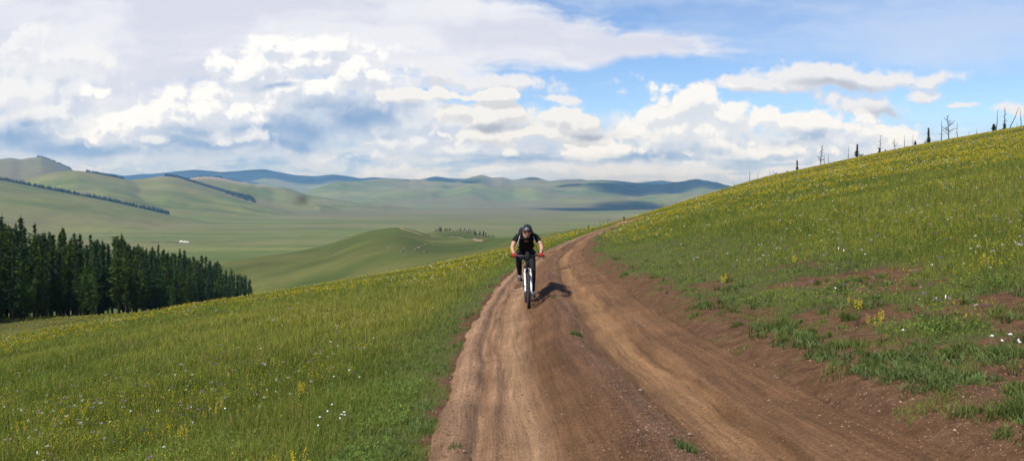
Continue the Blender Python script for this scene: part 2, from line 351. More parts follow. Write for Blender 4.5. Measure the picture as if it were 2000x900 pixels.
# ------------------------------------------------------------------ the dirt road's line
cl = [(p[0], p[1], p[2]) for p in pts[:10]]
cl = [(cl[0][0]+.05, -14., 1.5), (cl[0][0]+.05, 0., 1.45)] + cl + [(2.15, 40., 1.1), (3.3, 50., 1.05), (4.9, 60., 1.0), (7.2, 70., 1.0), (9.8, 79., 1.0), (12.0, 88., 1.0), (12.9, 97., 1.), (12.3, 104., 1.), (10.6, 110., 1.), (8.2, 116., 1.), (5., 124., 1.)]
cl = np.array(cl)
_k = np.concatenate([[0], np.cumsum(np.hypot(*np.diff(cl[:, :2], axis=0).T))])
_s = np.arange(0, _k[-1], .06)
_c = np.stack([np.interp(_s, _k, cl[:, i]) for i in range(3)], 1)
_w = np.exp(-.5*(np.arange(-60, 61)/22.)**2); _w /= _w.sum()
_c = np.stack([np.convolve(np.pad(_c[:, i], 60, mode='edge'), _w, 'valid') for i in range(3)], 1)
def road_coord(x, y):
    """signed offset across the track in half widths, and the arc length"""
    x = np.asarray(x, float); y = np.asarray(y, float)
    t = np.full(x.shape, 99.); s = np.zeros(x.shape)
    near_ = (y > -15) & (y < 126) & (np.abs(x-6) < 26)
    if not near_.any(): return t, s
    xx, yy = x[near_], y[near_]; sub = _c[::6]; nrm = np.gradient(sub[:, :2], axis=0); nrm /= np.linalg.norm(nrm, axis=1)[:, None]
    tt = np.empty(len(xx)); s2 = np.empty(len(xx))
    for a in range(0, len(xx), 20000):
        dx = xx[a:a+20000, None]-sub[None, :, 0]; dy = yy[a:a+20000, None]-sub[None, :, 1]
        i = (dx*dx+dy*dy).argmin(1); j = np.arange(len(i))
        off = dx[j, i]*nrm[i, 1]-dy[j, i]*nrm[i, 0]
        al = dx[j, i]*nrm[i, 0]+dy[j, i]*nrm[i, 1]
        d = np.sign(off)*np.hypot(off, np.where((i == 0) | (i == len(sub)-1), al, 0))
        tt[a:a+20000] = d/sub[i, 2]; s2[a:a+20000] = i*.36+al
    t[near_] = tt; s[near_] = s2
    return t, s
def H(x, y, t=None):
    x = np.asarray(x, float); y = np.asarray(y, float)
    z = H0(x, y)+micro(x, y)
    if t is None: t, _ = road_coord(x, y)
    a = np.abs(t)
    # a low bank on the uphill side, a shallow bed under the track
    z = z + .10*np.exp(-((t-1.35)/.28)**2) - .10*smooth(1.12, .9, a)
    return z

# ------------------------------------------------------------------ ground sheet
az = np.concatenate([np.radians(np.linspace(-180, -50, 26)[:-1]), np.radians(np.linspace(-50, -34, 40)[:-1]), np.radians(np.linspace(-34, 34, 860)), np.radians(np.linspace(34, 50, 40)[1:]), np.radians(np.linspace(50, 180, 26)[1:])])
rr = np.concatenate([[0.02], np.geomspace(.6, 4, 26)[:-1], np.geomspace(4, 60, 300)[:-1], np.geomspace(60, 25000, 520)])
A_, R_ = np.meshgrid(az, rr)
GX, GY = np.sin(A_)*R_, np.cos(A_)*R_
gt, _ = road_coord(GX.ravel(), GY.ravel()); gt = gt.reshape(GX.shape)
GZ = H(GX, GY, gt)
pxg = 1000+F*GX/np.maximum(GY, 1.); pyg = HOR-F*GZ/np.maximum(GY, 1.)
# where forest grows on the far ranges, where rock and bare soil show
nf = fbm(GX/900., GY/900., 5, 77); nf2 = fbm(GX/350., GY/350., 4, 78)
far = smooth(11500, 13000, GY)
wood = far*(.75+.5*nf)
cr3 = M3.py(pxg)
wood = np.maximum(wood, smooth(8200, 9000, GY)*smooth(.05, .25, nf+.25*nf2+.25*smooth(1150, 1330, pxg)*smooth(26, 6, pyg-cr3)-.12*smooth(1100, 900, pxg)))
wood = np.maximum(wood, smooth(9400, 10200, GY)*smooth(1130, 1200, pxg)*smooth(12, 7, pyg-cr3+4*nf2))
wood = np.maximum(wood, smooth(7500, 9000, GY)*smooth(.35, .6, nf2*.6+nf*.5)*.7)
rock = smooth(4800, 5200, GY)*smooth(6000, 5700, GY)*smooth(330, 380, pxg)*smooth(560, 520, pxg)*smooth(16, 4, pyg-R4.py(pxg)+8*nf2)
rock = np.maximum(rock, smooth(4900, 5200, GY)*smooth(5800, 5500, GY)*np.exp(-((pxg-398-.9*(pyg-350))/12)**2)*smooth(385, 370, pyg))
rock = np.maximum(rock, .5*smooth(3800, 4200, GY)*smooth(5000, 4700, GY)*smooth(14, 0, pyg-R3.py(pxg)+14*nf2)*smooth(260, 300, pxg)*smooth(400, 360, pxg))
dry = smooth(-.25, .45, fbm(GX/600.+3, GY/600., 4, 31))*smooth(1800, 3000, GY)
bare = smooth(1.8, .98, gt-1.15*smooth(14, 8, GY)+(.7+1.3*smooth(14, 8, GY))*fbm(GX/.8, GY/.8, 4, 55))*(gt > 0) + smooth(-1.25, -.98, gt+.25*fbm(GX/.6, GY/.6, 3, 56))*(gt <= 0)
patch = smooth(22, 12, GY)*smooth(4.3, 2.6, gt-1.2*smooth(14, 8, GY))*(gt > 0)*smooth(.06-.13*smooth(14, 9, GY), .22, fbm(GX/1.3, GY/1.3, 3, 58)+.10*smooth(14, 7, GY))
bare = np.clip(np.maximum(bare, patch), 0, 1)
knoll = smooth(150, 260, GY)*smooth(1300, 1000, GY)
ff, fs = grid_faces(len(rr), len(az))

gm, T, B = mat('grassland', .95, .1)
def at(name): 
    n = T.node('ShaderNodeAttribute', attribute_name=name); return n.outputs['Fac']
pos = T.node('ShaderNodeNewGeometry').outputs['Position']
n1 = T.noise(pos, .012, 6, .6); n2 = T.noise(pos, .35, 6, .65); n3 = T.noise(pos, 4., 6, .7); n4 = T.noise(pos, .0016, 6, .6)
yel = T.noise(T.v('MULTIPLY', pos, (1, 1, 1)), 2.2, 4, .75)
streak = T.noise(T.v('MULTIPLY', pos, (.0011, .0065, .0)), 1., 6, .6)
g = T.mix(T.ss(n2, .32, .68), (.060, .072, .020), (.100, .112, .028))
g = T.mix(T.ss(n3, .40, .66), g, (.110, .085, .045))
g = T.mix(T.m('MULTIPLY', T.ss(yel, .52, .66), T.ss(n2, .45, .6)), g, (.17, .15, .018))
# middle distance and plain: short pasture
p1 = T.mix(T.ss(n1, .35, .65), (.064, .088, .018), (.112, .114, .030))
fl = T.mix(T.ss(streak, .38, .62), (.088, .122, .022), (.155, .168, .040))
fl = T.mix(T.ss(n4, .42, .66), fl, (.165, .152, .055))
geo = T.node('ShaderNodeSeparateXYZ'); T.l.new(pos, geo.inputs[0])
dist = T.v('LENGTH', pos)
c0 = T.mix(T.ss(dist, 120., 230.), g, p1); c0 = T.mix(T.ss(dist, 800., 1300.), c0, fl)
mt = T.lin(T.m('ADD', T.m('MULTIPLY', T.noise(T.v('MULTIPLY', pos, (.004, .006, .004)), 1., 9, .72), .6), T.m('MULTIPLY', T.noise(pos, .03, 6, .7), .4)), .36, .64, .76, 1.26)
mt = T.m('ADD', T.m('MULTIPLY', mt, T.ss(dist, 150., 400.)), T.m('SUBTRACT', 1., T.ss(dist, 150., 400.)))
c0 = T.v('MULTIPLY', c0, T.xyz(mt, mt, mt))
c0 = T.mix(T.m('MULTIPLY', at('dry'), .7), c0, T.mix(n1, (.150, .130, .062), (.125, .112, .05)))
c0 = T.mix(T.ss(T.m('ADD', at('rock'), T.m('MULTIPLY', T.m('SUBTRACT', T.noise(pos, .02, 4), .5), .8)), .35, .7), c0, (.26, .21, .15))
wv = T.ss(T.m('ADD', at('wood'), T.m('MULTIPLY', T.m('SUBTRACT', T.noise(pos, .004, 6, .7), .5), .9)), .35, .6)
c0 = T.mix(wv, c0, (.018, .036, .022))
dirtc = T.mix(T.ss(T.noise(pos, 6., 6, .7), .3, .7), (.085, .043, .021), (.165, .090, .048))
c0 = T.mix(T.ss(T.m('ADD', at('bare'), T.m('MULTIPLY', T.m('SUBTRACT', n3, .5), .8)), .35, .6), c0, dirtc)
T.put(B.inputs[0], c0)
bmp = T.node('ShaderNodeBump'); bmp.inputs['Strength'].default_value = .9; bmp.inputs['Distance'].default_value = .05
T.put(bmp.inputs['Height'], T.noise(pos, 14., 6, .7)); T.l.new(bmp.outputs[0], B.inputs['Normal'])
gro = mesh_np('ground', np.stack([GX, GY, GZ], -1).reshape(-1, 3), ff[::-1].copy(), fs, gm, True, None,
              {'wood': np.clip(wood, 0, 1.).ravel(), 'rock': rock.ravel(), 'dry': dry.ravel(), 'bare': bare.ravel()})
tag(gro, 'grassy hillside, valley floor and distant hills', None, None, 'structure')

# ------------------------------------------------------------------ the dirt road
ns_ = len(_c)
step = np.concatenate([np.arange(230, 760, 1), np.arange(760, ns_-1, 3)])
cc = _c[step]; tg = np.gradient(_c[:, :2], axis=0); tg /= np.linalg.norm(tg, axis=1)[:, None]; tg = tg[step]
tv = np.linspace(-1.3, 1.3, 105)
SX = cc[:, None, 0]+tv[None]*cc[:, None, 2]*tg[:, None, 1]; SY = cc[:, None, 1]-tv[None]*cc[:, None, 2]*tg[:, None, 0]
SS = np.repeat(_s[step][:, None], len(tv), 1); TT = np.repeat(tv[None], len(cc), 0)+.045*fbm(SS/2.3, np.repeat(tv[None], len(cc), 0)*1.5, 3, 90)
wob = .05*fbm(SS/3.5, SS*0, 3, 91)
def bump_(c, w, a): return a*np.exp(-((TT-c-wob)/w)**2)
pz = bump_(-.58, .20, -.085)+bump_(.42, .26, -.07)+bump_(.02, .16, .11)*(1+.6*fbm(SS/1.6, SS*0, 2, 92))+bump_(-.80, .035, -.045)+bump_(-.70, .03, .03)+bump_(.56, .03, -.035)+bump_(.63, .05, .03)+bump_(.30, .02, -.02)+bump_(-.42, .02, -.02)+bump_(-.90, .06, .035)
pz = pz + .035*fbm(SS/.5, TT*3.5, 4, 93)+.012*fbm(SS/.12, TT*13, 3, 94)*smooth(.9, .2, np.abs(TT-.05))
# a cross ridge thrown up just behind where the rider is, and a washed hollow on its left
RY = cc[:, None, 1]+0*SX
pz = pz + .20*np.exp(-((RY-19.2-.5*TT)/1.0)**2)*np.exp(-((TT-.12)/.35)**2)
edge_in = smooth(1.16, .96, np.abs(TT))
base = H0(SX, SY)+micro(SX, SY)*(1-.75*edge_in)
far_lift = smooth(45, 80, RY)*.06
SZ = base + pz*smooth(1.1, .9, np.abs(TT))*smooth(80, 40, RY)*1.0 + .012 + far_lift - .16*smooth(.98, 1.22, np.abs(TT)+.10*fbm(SX/.5, SY/.5, 3, 95))
rf, rs_ = grid_faces(len(cc), len(tv))
rm, T, B = mat('packed_dirt', .92, .15)
def at(name):
    n = T.node('ShaderNodeAttribute', attribute_name=name); return n.outputs['Fac']
pos = T.node('ShaderNodeNewGeometry').outputs['Position']
acr, alo = at('across'), at('along')
uv = T.xyz(T.m('MULTIPLY', acr, 1.3), T.m('MULTIPLY', alo, .032), 0.)
sA = T.noise(uv, 9., 6, .65, .3); sB = T.noise(T.v('ADD', uv, (5., 3., 0.)), 26., 4, .6)
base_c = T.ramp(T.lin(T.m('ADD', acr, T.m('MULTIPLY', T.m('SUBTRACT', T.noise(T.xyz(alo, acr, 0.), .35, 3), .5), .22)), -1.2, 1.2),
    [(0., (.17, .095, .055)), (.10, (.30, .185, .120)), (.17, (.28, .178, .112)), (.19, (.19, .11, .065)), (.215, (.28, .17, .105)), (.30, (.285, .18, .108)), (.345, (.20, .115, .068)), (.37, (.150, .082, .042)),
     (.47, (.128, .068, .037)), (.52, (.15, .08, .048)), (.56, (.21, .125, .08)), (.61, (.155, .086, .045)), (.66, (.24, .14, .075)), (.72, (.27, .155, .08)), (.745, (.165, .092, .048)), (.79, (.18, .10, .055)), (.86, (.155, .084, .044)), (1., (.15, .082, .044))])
k = T.lin(sA, .3, .7, .72, 1.25); k2 = T.lin(sB, .3, .7, .78, 1.2); k = T.m('MULTIPLY', k, k2)
big = T.lin(T.noise(pos, .9, 5, .6), .3, .7, .78, 1.2); k = T.m('MULTIPLY', k, big)
c1 = T.v('MULTIPLY', base_c, T.xyz(T.m('MULTIPLY', k, 1.12), T.m('MULTIPLY', k, 1.06), T.m('MULTIPLY', k, .92)))
grv = T.noise(pos, 45., 5, .75); peb = T.voro(pos, 60., 0)
k3 = T.lin(grv, .3, .7, .55, 1.45); c1 = T.v('MULTIPLY', c1, T.xyz(k3, k3, k3))
ridge_m = T.m('MAXIMUM', T.ss(T.m('ABSOLUTE', T.m('SUBTRACT', acr, .08)), .28, .05), T.ss(acr, -.7, -1.0))
pc = T.ss(T.m('SUBTRACT', peb, T.m('MULTIPLY', T.noise(pos, 8., 3), .35)), .12, .02)
c1 = T.mix(T.m('MULTIPLY', T.m('MULTIPLY', pc, .45), T.m('MULTIPLY_ADD', ridge_m, .85, .12)), c1, (.36, .27, .21))
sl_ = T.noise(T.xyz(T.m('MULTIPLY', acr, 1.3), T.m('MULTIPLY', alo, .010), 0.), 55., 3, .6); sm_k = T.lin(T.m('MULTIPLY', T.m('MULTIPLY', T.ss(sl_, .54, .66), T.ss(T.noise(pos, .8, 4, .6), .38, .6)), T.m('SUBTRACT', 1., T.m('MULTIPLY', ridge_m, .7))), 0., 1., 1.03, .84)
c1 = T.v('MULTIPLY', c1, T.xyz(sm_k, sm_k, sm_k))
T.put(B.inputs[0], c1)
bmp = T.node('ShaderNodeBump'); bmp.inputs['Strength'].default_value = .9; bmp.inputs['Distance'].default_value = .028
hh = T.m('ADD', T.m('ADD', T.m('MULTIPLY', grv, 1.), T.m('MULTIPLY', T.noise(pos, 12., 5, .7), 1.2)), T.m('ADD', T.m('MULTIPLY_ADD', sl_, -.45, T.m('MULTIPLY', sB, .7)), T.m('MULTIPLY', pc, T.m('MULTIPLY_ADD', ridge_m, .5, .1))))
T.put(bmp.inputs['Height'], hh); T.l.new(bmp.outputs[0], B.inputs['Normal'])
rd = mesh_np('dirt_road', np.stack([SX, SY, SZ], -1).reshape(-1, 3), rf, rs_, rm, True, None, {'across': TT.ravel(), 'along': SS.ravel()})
tag(rd, 'rutted brown dirt track over the hillside', None, None, 'structure')
def road_z(x, y):
    d = (SX-x)**2+(SY-y)**2; return float(SZ.ravel()[d.argmin()])

# ------------------------------------------------------------------ haze
hz = bpy.data.meshes.new('haze'); bmm = bmesh.new(); bmesh.ops.create_cube(bmm, size=1.)
for v_ in bmm.verts: v_.co = Vector((v_.co.x*54000, v_.co.y*54000, -175+440*(v_.co.z+.5)))
bmm.to_mesh(hz); bmm.free()
ho = bpy.data.objects.new('haze', hz); COL.objects.link(ho); tag(ho, None, None, None, 'stuff')
hm = bpy.data.materials.new('haze'); hm.use_nodes = True; hm.node_tree.nodes.clear()
hv = hm.node_tree.nodes.new('ShaderNodeVolumePrincipled'); hv.inputs['Color'].default_value = (.25, .52, 1., 1); hv.inputs['Density'].default_value = 6.8e-5
hv.inputs['Anisotropy'].default_value = .1; hv.inputs['Absorption Color'].default_value = (1, 1, 1, 1)
hoo = hm.node_tree.nodes.new('ShaderNodeOutputMaterial'); hm.node_tree.links.new(hv.outputs[0], hoo.inputs['Volume']); hz.materials.append(hm)

# ------------------------------------------------------------------ clouds overhead, above the picture: their shadows lie on the far country
cl_m = plain('cloud', (.8, .8, .82), 1., 0., var=.02)
def cloud(tx, ty, rx, ry, alt, seed):
    """a flat-based heap of cloud whose shadow falls at (tx, ty)"""
    r_ = np.random.default_rng(seed); V = []; me = bmesh.new(); sd = np.array(sun_dir)/sun_dir.z*alt
    cx, cy = tx+sd[0], ty+sd[1]
    bmesh.ops.create_icosphere(me, subdivisions=5, radius=1.)
    co_ = np.array([v.co[:] for v in me.verts]); n_ = fbm(co_[:, 0]*1.6+seed, co_[:, 1]*1.6+co_[:, 2], 5, seed); k = 1+.75*n_
    P_ = co_*k[:, None]; P_[:, 2] = np.where(P_[:, 2] < 0, P_[:, 2]*.08, P_[:, 2])
    for v, p in zip(me.verts, P_): v.co = (p[0]*rx, p[1]*ry, p[2]*min(rx, ry)*.4)
    m2 = bpy.data.meshes.new('cloud'); me.to_mesh(m2); me.free(); m2.materials.append(cl_m)
    for p in m2.polygons: p.use_smooth = True
    o = bpy.data.objects.new('cloud', m2); COL.objects.link(o); o.location = (cx, cy, alt); tag(o, None, None, None, 'structure')
cloud(-5200, 15500, 2600, 2300, 4600, 1); cloud(-2700, 14600, 1500, 1700, 4400, 2)
cloud(330, 4900, 240, 520, 1500, 3); cloud(760, 5600, 260, 700, 1650, 4); cloud(900, 8600, 600, 700, 2400, 5); cloud(1900, 9300, 700, 900, 2600, 6)
cloud(-700, 9600, 420, 500, 2700, 7); cloud(-3700, 6300, 420, 380, 2000, 8)
# ------------------------------------------------------------------ foliage material driven by a colour attribute
def leafmat(name, trans=.35, rough=.8):
    m_ = bpy.data.materials.new(name); m_.use_nodes = True; t = NT(m_.node_tree); t.n.clear()
    a = t.node('ShaderNodeAttribute', attribute_name='tint'); 
    d = t.node('ShaderNodeBsdfDiffuse'); tr = t.node('ShaderNodeBsdfTranslucent'); mx = t.node('ShaderNodeMixShader'); o = t.node('ShaderNodeOutputMaterial')
    t.l.new(a.outputs['Color'], d.inputs[0]); t.put(tr.inputs[0], t.v('MULTIPLY', a.outputs['Color'], (1.15, 1.2, .6)))
    mx.inputs[0].default_value = trans
    t.l.new(d.outputs[0], mx.inputs[1]); t.l.new(tr.outputs[0], mx.inputs[2]); t.l.new(mx.outputs[0], o.inputs[0])
    return m_
rng = np.random.default_rng(7)
grass_mat = leafmat('grass_blades', .4)
def blade_arrays(x, y, z, hgt, wid, lean, col0, col1, curve=.35):
    """curved tapering blades: 5 points, 3 triangles each"""
    n = len(x); a = rng.uniform(0, 2*np.pi, n); b = rng.uniform(0, 2*np.pi, n)
    wx, wy = np.cos(a)*wid*.5, np.sin(a)*wid*.5
    lx, ly = np.cos(b)*lean*hgt, np.sin(b)*lean*hgt
    v = np.empty((n, 5, 3)); 
    v[:, 0] = np.stack([x-wx, y-wy, z], 1); v[:, 1] = np.stack([x+wx, y+wy, z], 1)
    mx, my, mz = x+lx*curve, y+ly*curve, z+hgt*.58
    v[:, 2] = np.stack([mx-wx*.75, my-wy*.75, mz], 1); v[:, 3] = np.stack([mx+wx*.75, my+wy*.75, mz], 1)
    v[:, 4] = np.stack([x+lx, y+ly, z+hgt*np.sqrt(np.clip(1-lean*lean*.5, .2, 1))], 1)
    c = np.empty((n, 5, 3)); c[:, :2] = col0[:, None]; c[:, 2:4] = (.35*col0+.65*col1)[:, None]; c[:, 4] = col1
    base = (np.arange(n)*5)[:, None]
    f = base+np.array([0, 1, 3, 0, 3, 2, 2, 3, 4])[None]
    return v.reshape(-1, 3), f.reshape(-1), np.full(n*3, 3), c.reshape(-1, 3)
def scatter(n, r0, r1, k, amin=-33, amax=33):
    """polar scatter: density per metre of radius falls as r^-k"""
    u = rng.uniform(0, 1, n)
    if abs(k-1) < 1e-6: r = r0*(r1/r0)**u
    else: r = (r0**(1-k)+u*(r1**(1-k)-r0**(1-k)))**(1/(1-k))
    a = np.radians(rng.uniform(amin, amax, n)); return np.sin(a)*r, np.cos(a)*r, r
def zones(x, y):
    t, s = road_coord(x, y)
    b = smooth(1.8, .98, t-1.15*smooth(14, 8, y)+(.7+1.3*smooth(14, 8, y))*fbm(x/.8, y/.8, 4, 55))*(t > 0) + smooth(-1.25, -.98, t+.25*fbm(x/.6, y/.6, 3, 56))*(t <= 0)
    p = smooth(22, 12, y)*smooth(4.3, 2.6, t-1.2*smooth(14, 8, y))*(t > 0)*smooth(.06-.13*smooth(14, 9, y), .22, fbm(x/1.3, y/1.3, 3, 58)+.10*smooth(14, 7, y))
    return t, s, np.clip(np.maximum(b, p), 0, 1)
def shades(x, y, r, verge):
    n = len(x); a = .6*fbm(x/3.5, y/3.5, 4, 201)+.7*fbm(x/.55, y/.55, 3, 207); b = fbm(x/14., y/14., 3, 202); c = rng.uniform(0, 1, n)
    deep = np.array([.085, .120, .026]); mid = np.array([.140, .180, .038]); yel = np.array([.215, .210, .050]); straw = np.array([.24, .19, .09]); cool = np.array([.135, .175, .052])
    w = np.clip(.45+.55*a+.35*b+.35*(c-.5), 0, 1)[:, None]
    col = deep*(1-w)+mid*w
    w2 = (np.clip(.26+.7*b+.4*a+.5*(rng.uniform(0, 1, n)-.5), 0, 1)*(1-.75*verge)*np.clip(.75+r/60, 0, 1.15))[:, None]
    col = col*(1-w2)+yel*w2
    s_ = (rng.uniform(0, 1, n) < .10*(1-.6*verge))[:, None]
    col = np.where(s_, straw*(.7+.5*c[:, None]), col)
    wv = (verge*.6)[:, None]; col = col*(1-wv)+cool*wv
    return col*(.8+.4*rng.uniform(0, 1, n))[:, None]*np.array([1.42, 1.38, 1.20])
def make_grass(name, n, r0, r1, k, hmul=1., wmul=1., label=None):
    x, y, r = scatter(n, r0, r1, k)
    t, s, b = zones(x, y)
    dens = 1-b
    sp = smooth(5.0, 2.4, t)*(t > 0)         # thinner, shorter growth beside the road
    tuft = smooth(-.05, .2, fbm(x/.45, y/.45, 3, 61))
    dens = dens*(1-sp*.55*(1-tuft))
    dens = np.where((b > .5) & (np.abs(t) > 1.05), .75*smooth(.12-.16*smooth(15, 7, y)*(t > 1.15), .36, fbm(x/.38, y/.38, 2, 62)), dens)
    dens = np.where(np.abs(t) < 1.02, 0, dens)
    keep = rng.uniform(0, 1, n) < dens
    x, y, r, t, b, sp = x[keep], y[keep], r[keep], t[keep], b[keep], sp[keep]
    verge = np.clip(np.maximum(smooth(-2.1, -1.2, t)*(t < 0), sp), 0, 1)
    z = H(x, y, t)
    hgt = (.155+.12*fbm(x/.9, y/.9, 4, 210)+.05*rng.normal(0, 1, len(x)))*(1-.62*verge)*(1-.3*(b > .5))
    hgt = np.clip(hgt, .04, .5)*hmul
    tall = rng.uniform(0, 1, len(x)) < .05*(1-verge); hgt = np.where(tall, hgt*1.65, hgt)
    wid = np.maximum(.0045, .00050*r)*rng.uniform(.7, 1.4, len(x))*wmul; wid = np.where(tall, wid*.5, wid)
    lean = np.abs(rng.normal(.38, .28, len(x))); lean = np.clip(lean+.35*verge, 0, .95); wid = wid*(1-.25*verge)
    col = shades(x, y, r, verge)
    col = np.where(tall[:, None], col*np.array([1.45, 1.15, 1.3]), col)
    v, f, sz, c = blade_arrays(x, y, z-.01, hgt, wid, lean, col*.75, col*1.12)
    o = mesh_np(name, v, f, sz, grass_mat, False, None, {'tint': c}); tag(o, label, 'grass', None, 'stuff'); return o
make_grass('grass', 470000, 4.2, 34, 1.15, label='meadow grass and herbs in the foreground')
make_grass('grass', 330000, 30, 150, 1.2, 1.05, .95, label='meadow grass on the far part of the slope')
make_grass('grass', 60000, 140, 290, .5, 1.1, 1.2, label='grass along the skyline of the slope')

# broad-leaved rosettes and tufts on the bare verge
def herbs(n):
    x, y, r = scatter(n*6, 5, 34, 1.5, -12, 33)
    t, s, b = zones(x, y)
    keep = ((t > 1.25) & (t < 5.2) | (t < -1.1) & (t > -1.8)) & (fbm(x/.7, y/.7, 2, 63) > .05); x, y, t = x[keep][:n], y[keep][:n], t[keep][:n]
    m = 16; xx = np.repeat(x, m)+rng.normal(0, .035, len(x)*m); yy = np.repeat(y, m)+rng.normal(0, .035, len(x)*m); zz = np.repeat(H(x, y, t), m)
    sc_ = np.repeat(rng.uniform(.5, 1.3, len(x)), m)
    hg = rng.uniform(.03, .09, len(xx))*sc_; col = np.repeat(np.array([[.115, .165, .055]])*(.55+.9*rng.uniform(0, 1, (len(x), 1)))+np.array([[.02, .015, .01]])*rng.uniform(0, 1, (len(x), 1)), m, 0)
    return blade_arrays(xx, yy, zz, hg, rng.uniform(.007, .014, len(xx))*sc_, rng.uniform(.5, .95, len(xx)), col*.8, col*1.15)
def weeds(n):
    x, y, r = scatter(n*14, 4.8, 20, 1.6, 2, 33); t, s, b = zones(x, y)
    k = (t > 1.15) & (t < 3.2) & (b > .3) & (fbm(x/1.1+9, y/1.1, 3, 411)+.10 > rng.uniform(-.2, .25, len(x))); x, y, t = x[k][:n], y[k][:n], t[k][:n]
    m = 70; R = np.repeat(rng.uniform(.03, .13, len(x))*(1+.5*(y < 9)), m); hh = np.repeat(rng.uniform(.05, .14, len(x)), m)
    a = rng.uniform(0, 6.28, len(R)); q = np.sqrt(rng.uniform(0, 1, len(R))); xx = np.repeat(x, m)+np.cos(a)*q*R; yy = np.repeat(y, m)+np.sin(a)*q*R; zz = H(xx, yy)-.004
    col = np.repeat(np.array([[.115, .165, .045]])*(.65+.6*rng.uniform(0, 1, (len(x), 1)))+np.array([[.05, .02, .01]])*rng.uniform(0, 1, (len(x), 1)), m, 0)*rng.uniform(.7, 1.25, (len(R), 1))
    return blade_arrays(xx, yy, zz, hh*(1.15-.6*q), rng.uniform(.004, .011, len(R)), np.clip(.2+.6*q+rng.normal(0, .15, len(R)), 0, .95), col*.75, col*1.1)
v, f, sz, c = weeds(120)
tag(mesh_np('verge_weeds', v, f, sz, grass_mat, False, None, {'tint': c}), 'sparse low weeds on the bare red-brown bank', 'weeds', None, 'stuff')
v, f, sz, c = herbs(1100)
tag(mesh_np('verge_herbs', v, f, sz, grass_mat, False, None, {'tint': c}), 'small green tufts and herbs on the bare road verge', 'herbs', None, 'stuff')

# leafy herbs growing through the grass
def leaves(n, r0, r1):
    x, y, r = scatter(n, r0, r1, 1.1); t, s, b = zones(x, y)
    keep = (b < .4) & (np.abs(t) > 1.3) & (fbm(x/.6, y/.6, 3, 401)+.5*fbm(x/4, y/4, 2, 402) > rng.uniform(-.5, .35, n)); x, y, r, t = x[keep], y[keep], r[keep], t[keep]; n = len(x)
    low = smooth(3.2, 1.4, np.abs(t)); z = H(x, y, t)+rng.uniform(.03, .20, n)*(1-.6*low)*(1+.7*fbm(x/.9, y/.9, 4, 210))
    s_ = np.maximum(rng.uniform(.008, .020, n), .00065*r); a = rng.uniform(0, 6.28, n); e = rng.normal(.25, .45, n)
    d = np.stack([np.cos(a)*np.cos(e), np.sin(a)*np.cos(e), np.sin(e)], 1)*s_[:, None]*1.7; q = np.stack([-np.sin(a), np.cos(a), rng.normal(0, .3, n)], 1)*s_[:, None]*.5
    c = np.stack([x, y, z], 1); V = np.stack([c-d*.5, c+q, c+d, c-q], 1)
    col = shades(x, y, r, low)*rng.uniform(.75, 1.2, n)[:, None]*np.array([.82, 1.02, .95])
    return V.reshape(-1, 3), np.arange(n*4), np.full(n, 4), np.repeat(col, 4, 0)
v, f, sz, c = leaves(330000, 4.4, 90)
tag(mesh_np('meadow_herbs', v, f, sz, grass_mat, False, None, {'tint': c}), 'leafy herbs growing through the meadow grass', 'herbs', None, 'stuff')

# ------------------------------------------------------------------ flowers of the meadow: many, tiny
flower_mat = leafmat('flower_petals', .25)
def flower_arrays(x, y, z, hgt, kind, r, size=1.):
    """kind 0 yellow spray, 1 white, 2 purple, 3 pale lilac; each flower is a cluster of small petals above a stalk"""
    pal = np.array([[.50, .40, .03], [.72, .72, .66], [.22, .12, .42], [.46, .34, .42]])
    V = []; Fc = []; Cc = []; off = 0
    m = 9
    n = len(x); hh = np.repeat(hgt, m); xx = np.repeat(x, m); yy = np.repeat(y, m); zz = np.repeat(z, m); kk = np.repeat(kind, m); rr_ = np.repeat(r, m)
    spread = np.where(kk == 0, .035, .012)*size; tallness = np.where(kk == 0, .30, .06)
    cx = xx+rng.normal(0, 1, n*m)*spread; cy = yy+rng.normal(0, 1, n*m)*spread; cz = zz+hh*(1-tallness*rng.uniform(0, 1, n*m)**1.3)
    s_ = np.maximum(np.where(kk == 0, .0055, .0065), .00033*rr_)*rng.uniform(.7, 1.3, n*m)*size
    a = rng.normal(0, 1, (n*m, 3)); a /= np.linalg.norm(a, axis=1)[:, None]; b = rng.normal(0, 1, (n*m, 3)); b -= a*(a*b).sum(1)[:, None]; b /= np.linalg.norm(b, axis=1)[:, None]
    c_ = np.stack([cx, cy, cz], 1); a *= s_[:, None]; b *= s_[:, None]
    v = np.stack([c_+a, c_+b, c_-a*.9, c_-b*.9], 1).reshape(-1, 3)
    col = pal[kk]*rng.uniform(.7, 1.15, n*m)[:, None]; col = np.repeat(col, 4, 0)
    f = (np.arange(n*m)*4)[:, None]+np.arange(4)[None]
    sv, sf, ss_, sc2 = blade_arrays(x, y, z, hgt, np.maximum(.004, .00035*r), np.full(n, .05), np.tile([[.07, .11, .02]], (n, 1)), np.tile([[.10, .14, .02]], (n, 1)))
    return np.concatenate([v, sv]), np.concatenate([f.reshape(-1), sf+len(v)]), np.concatenate([np.full(n*m, 4), ss_]), np.concatenate([col, sc2])
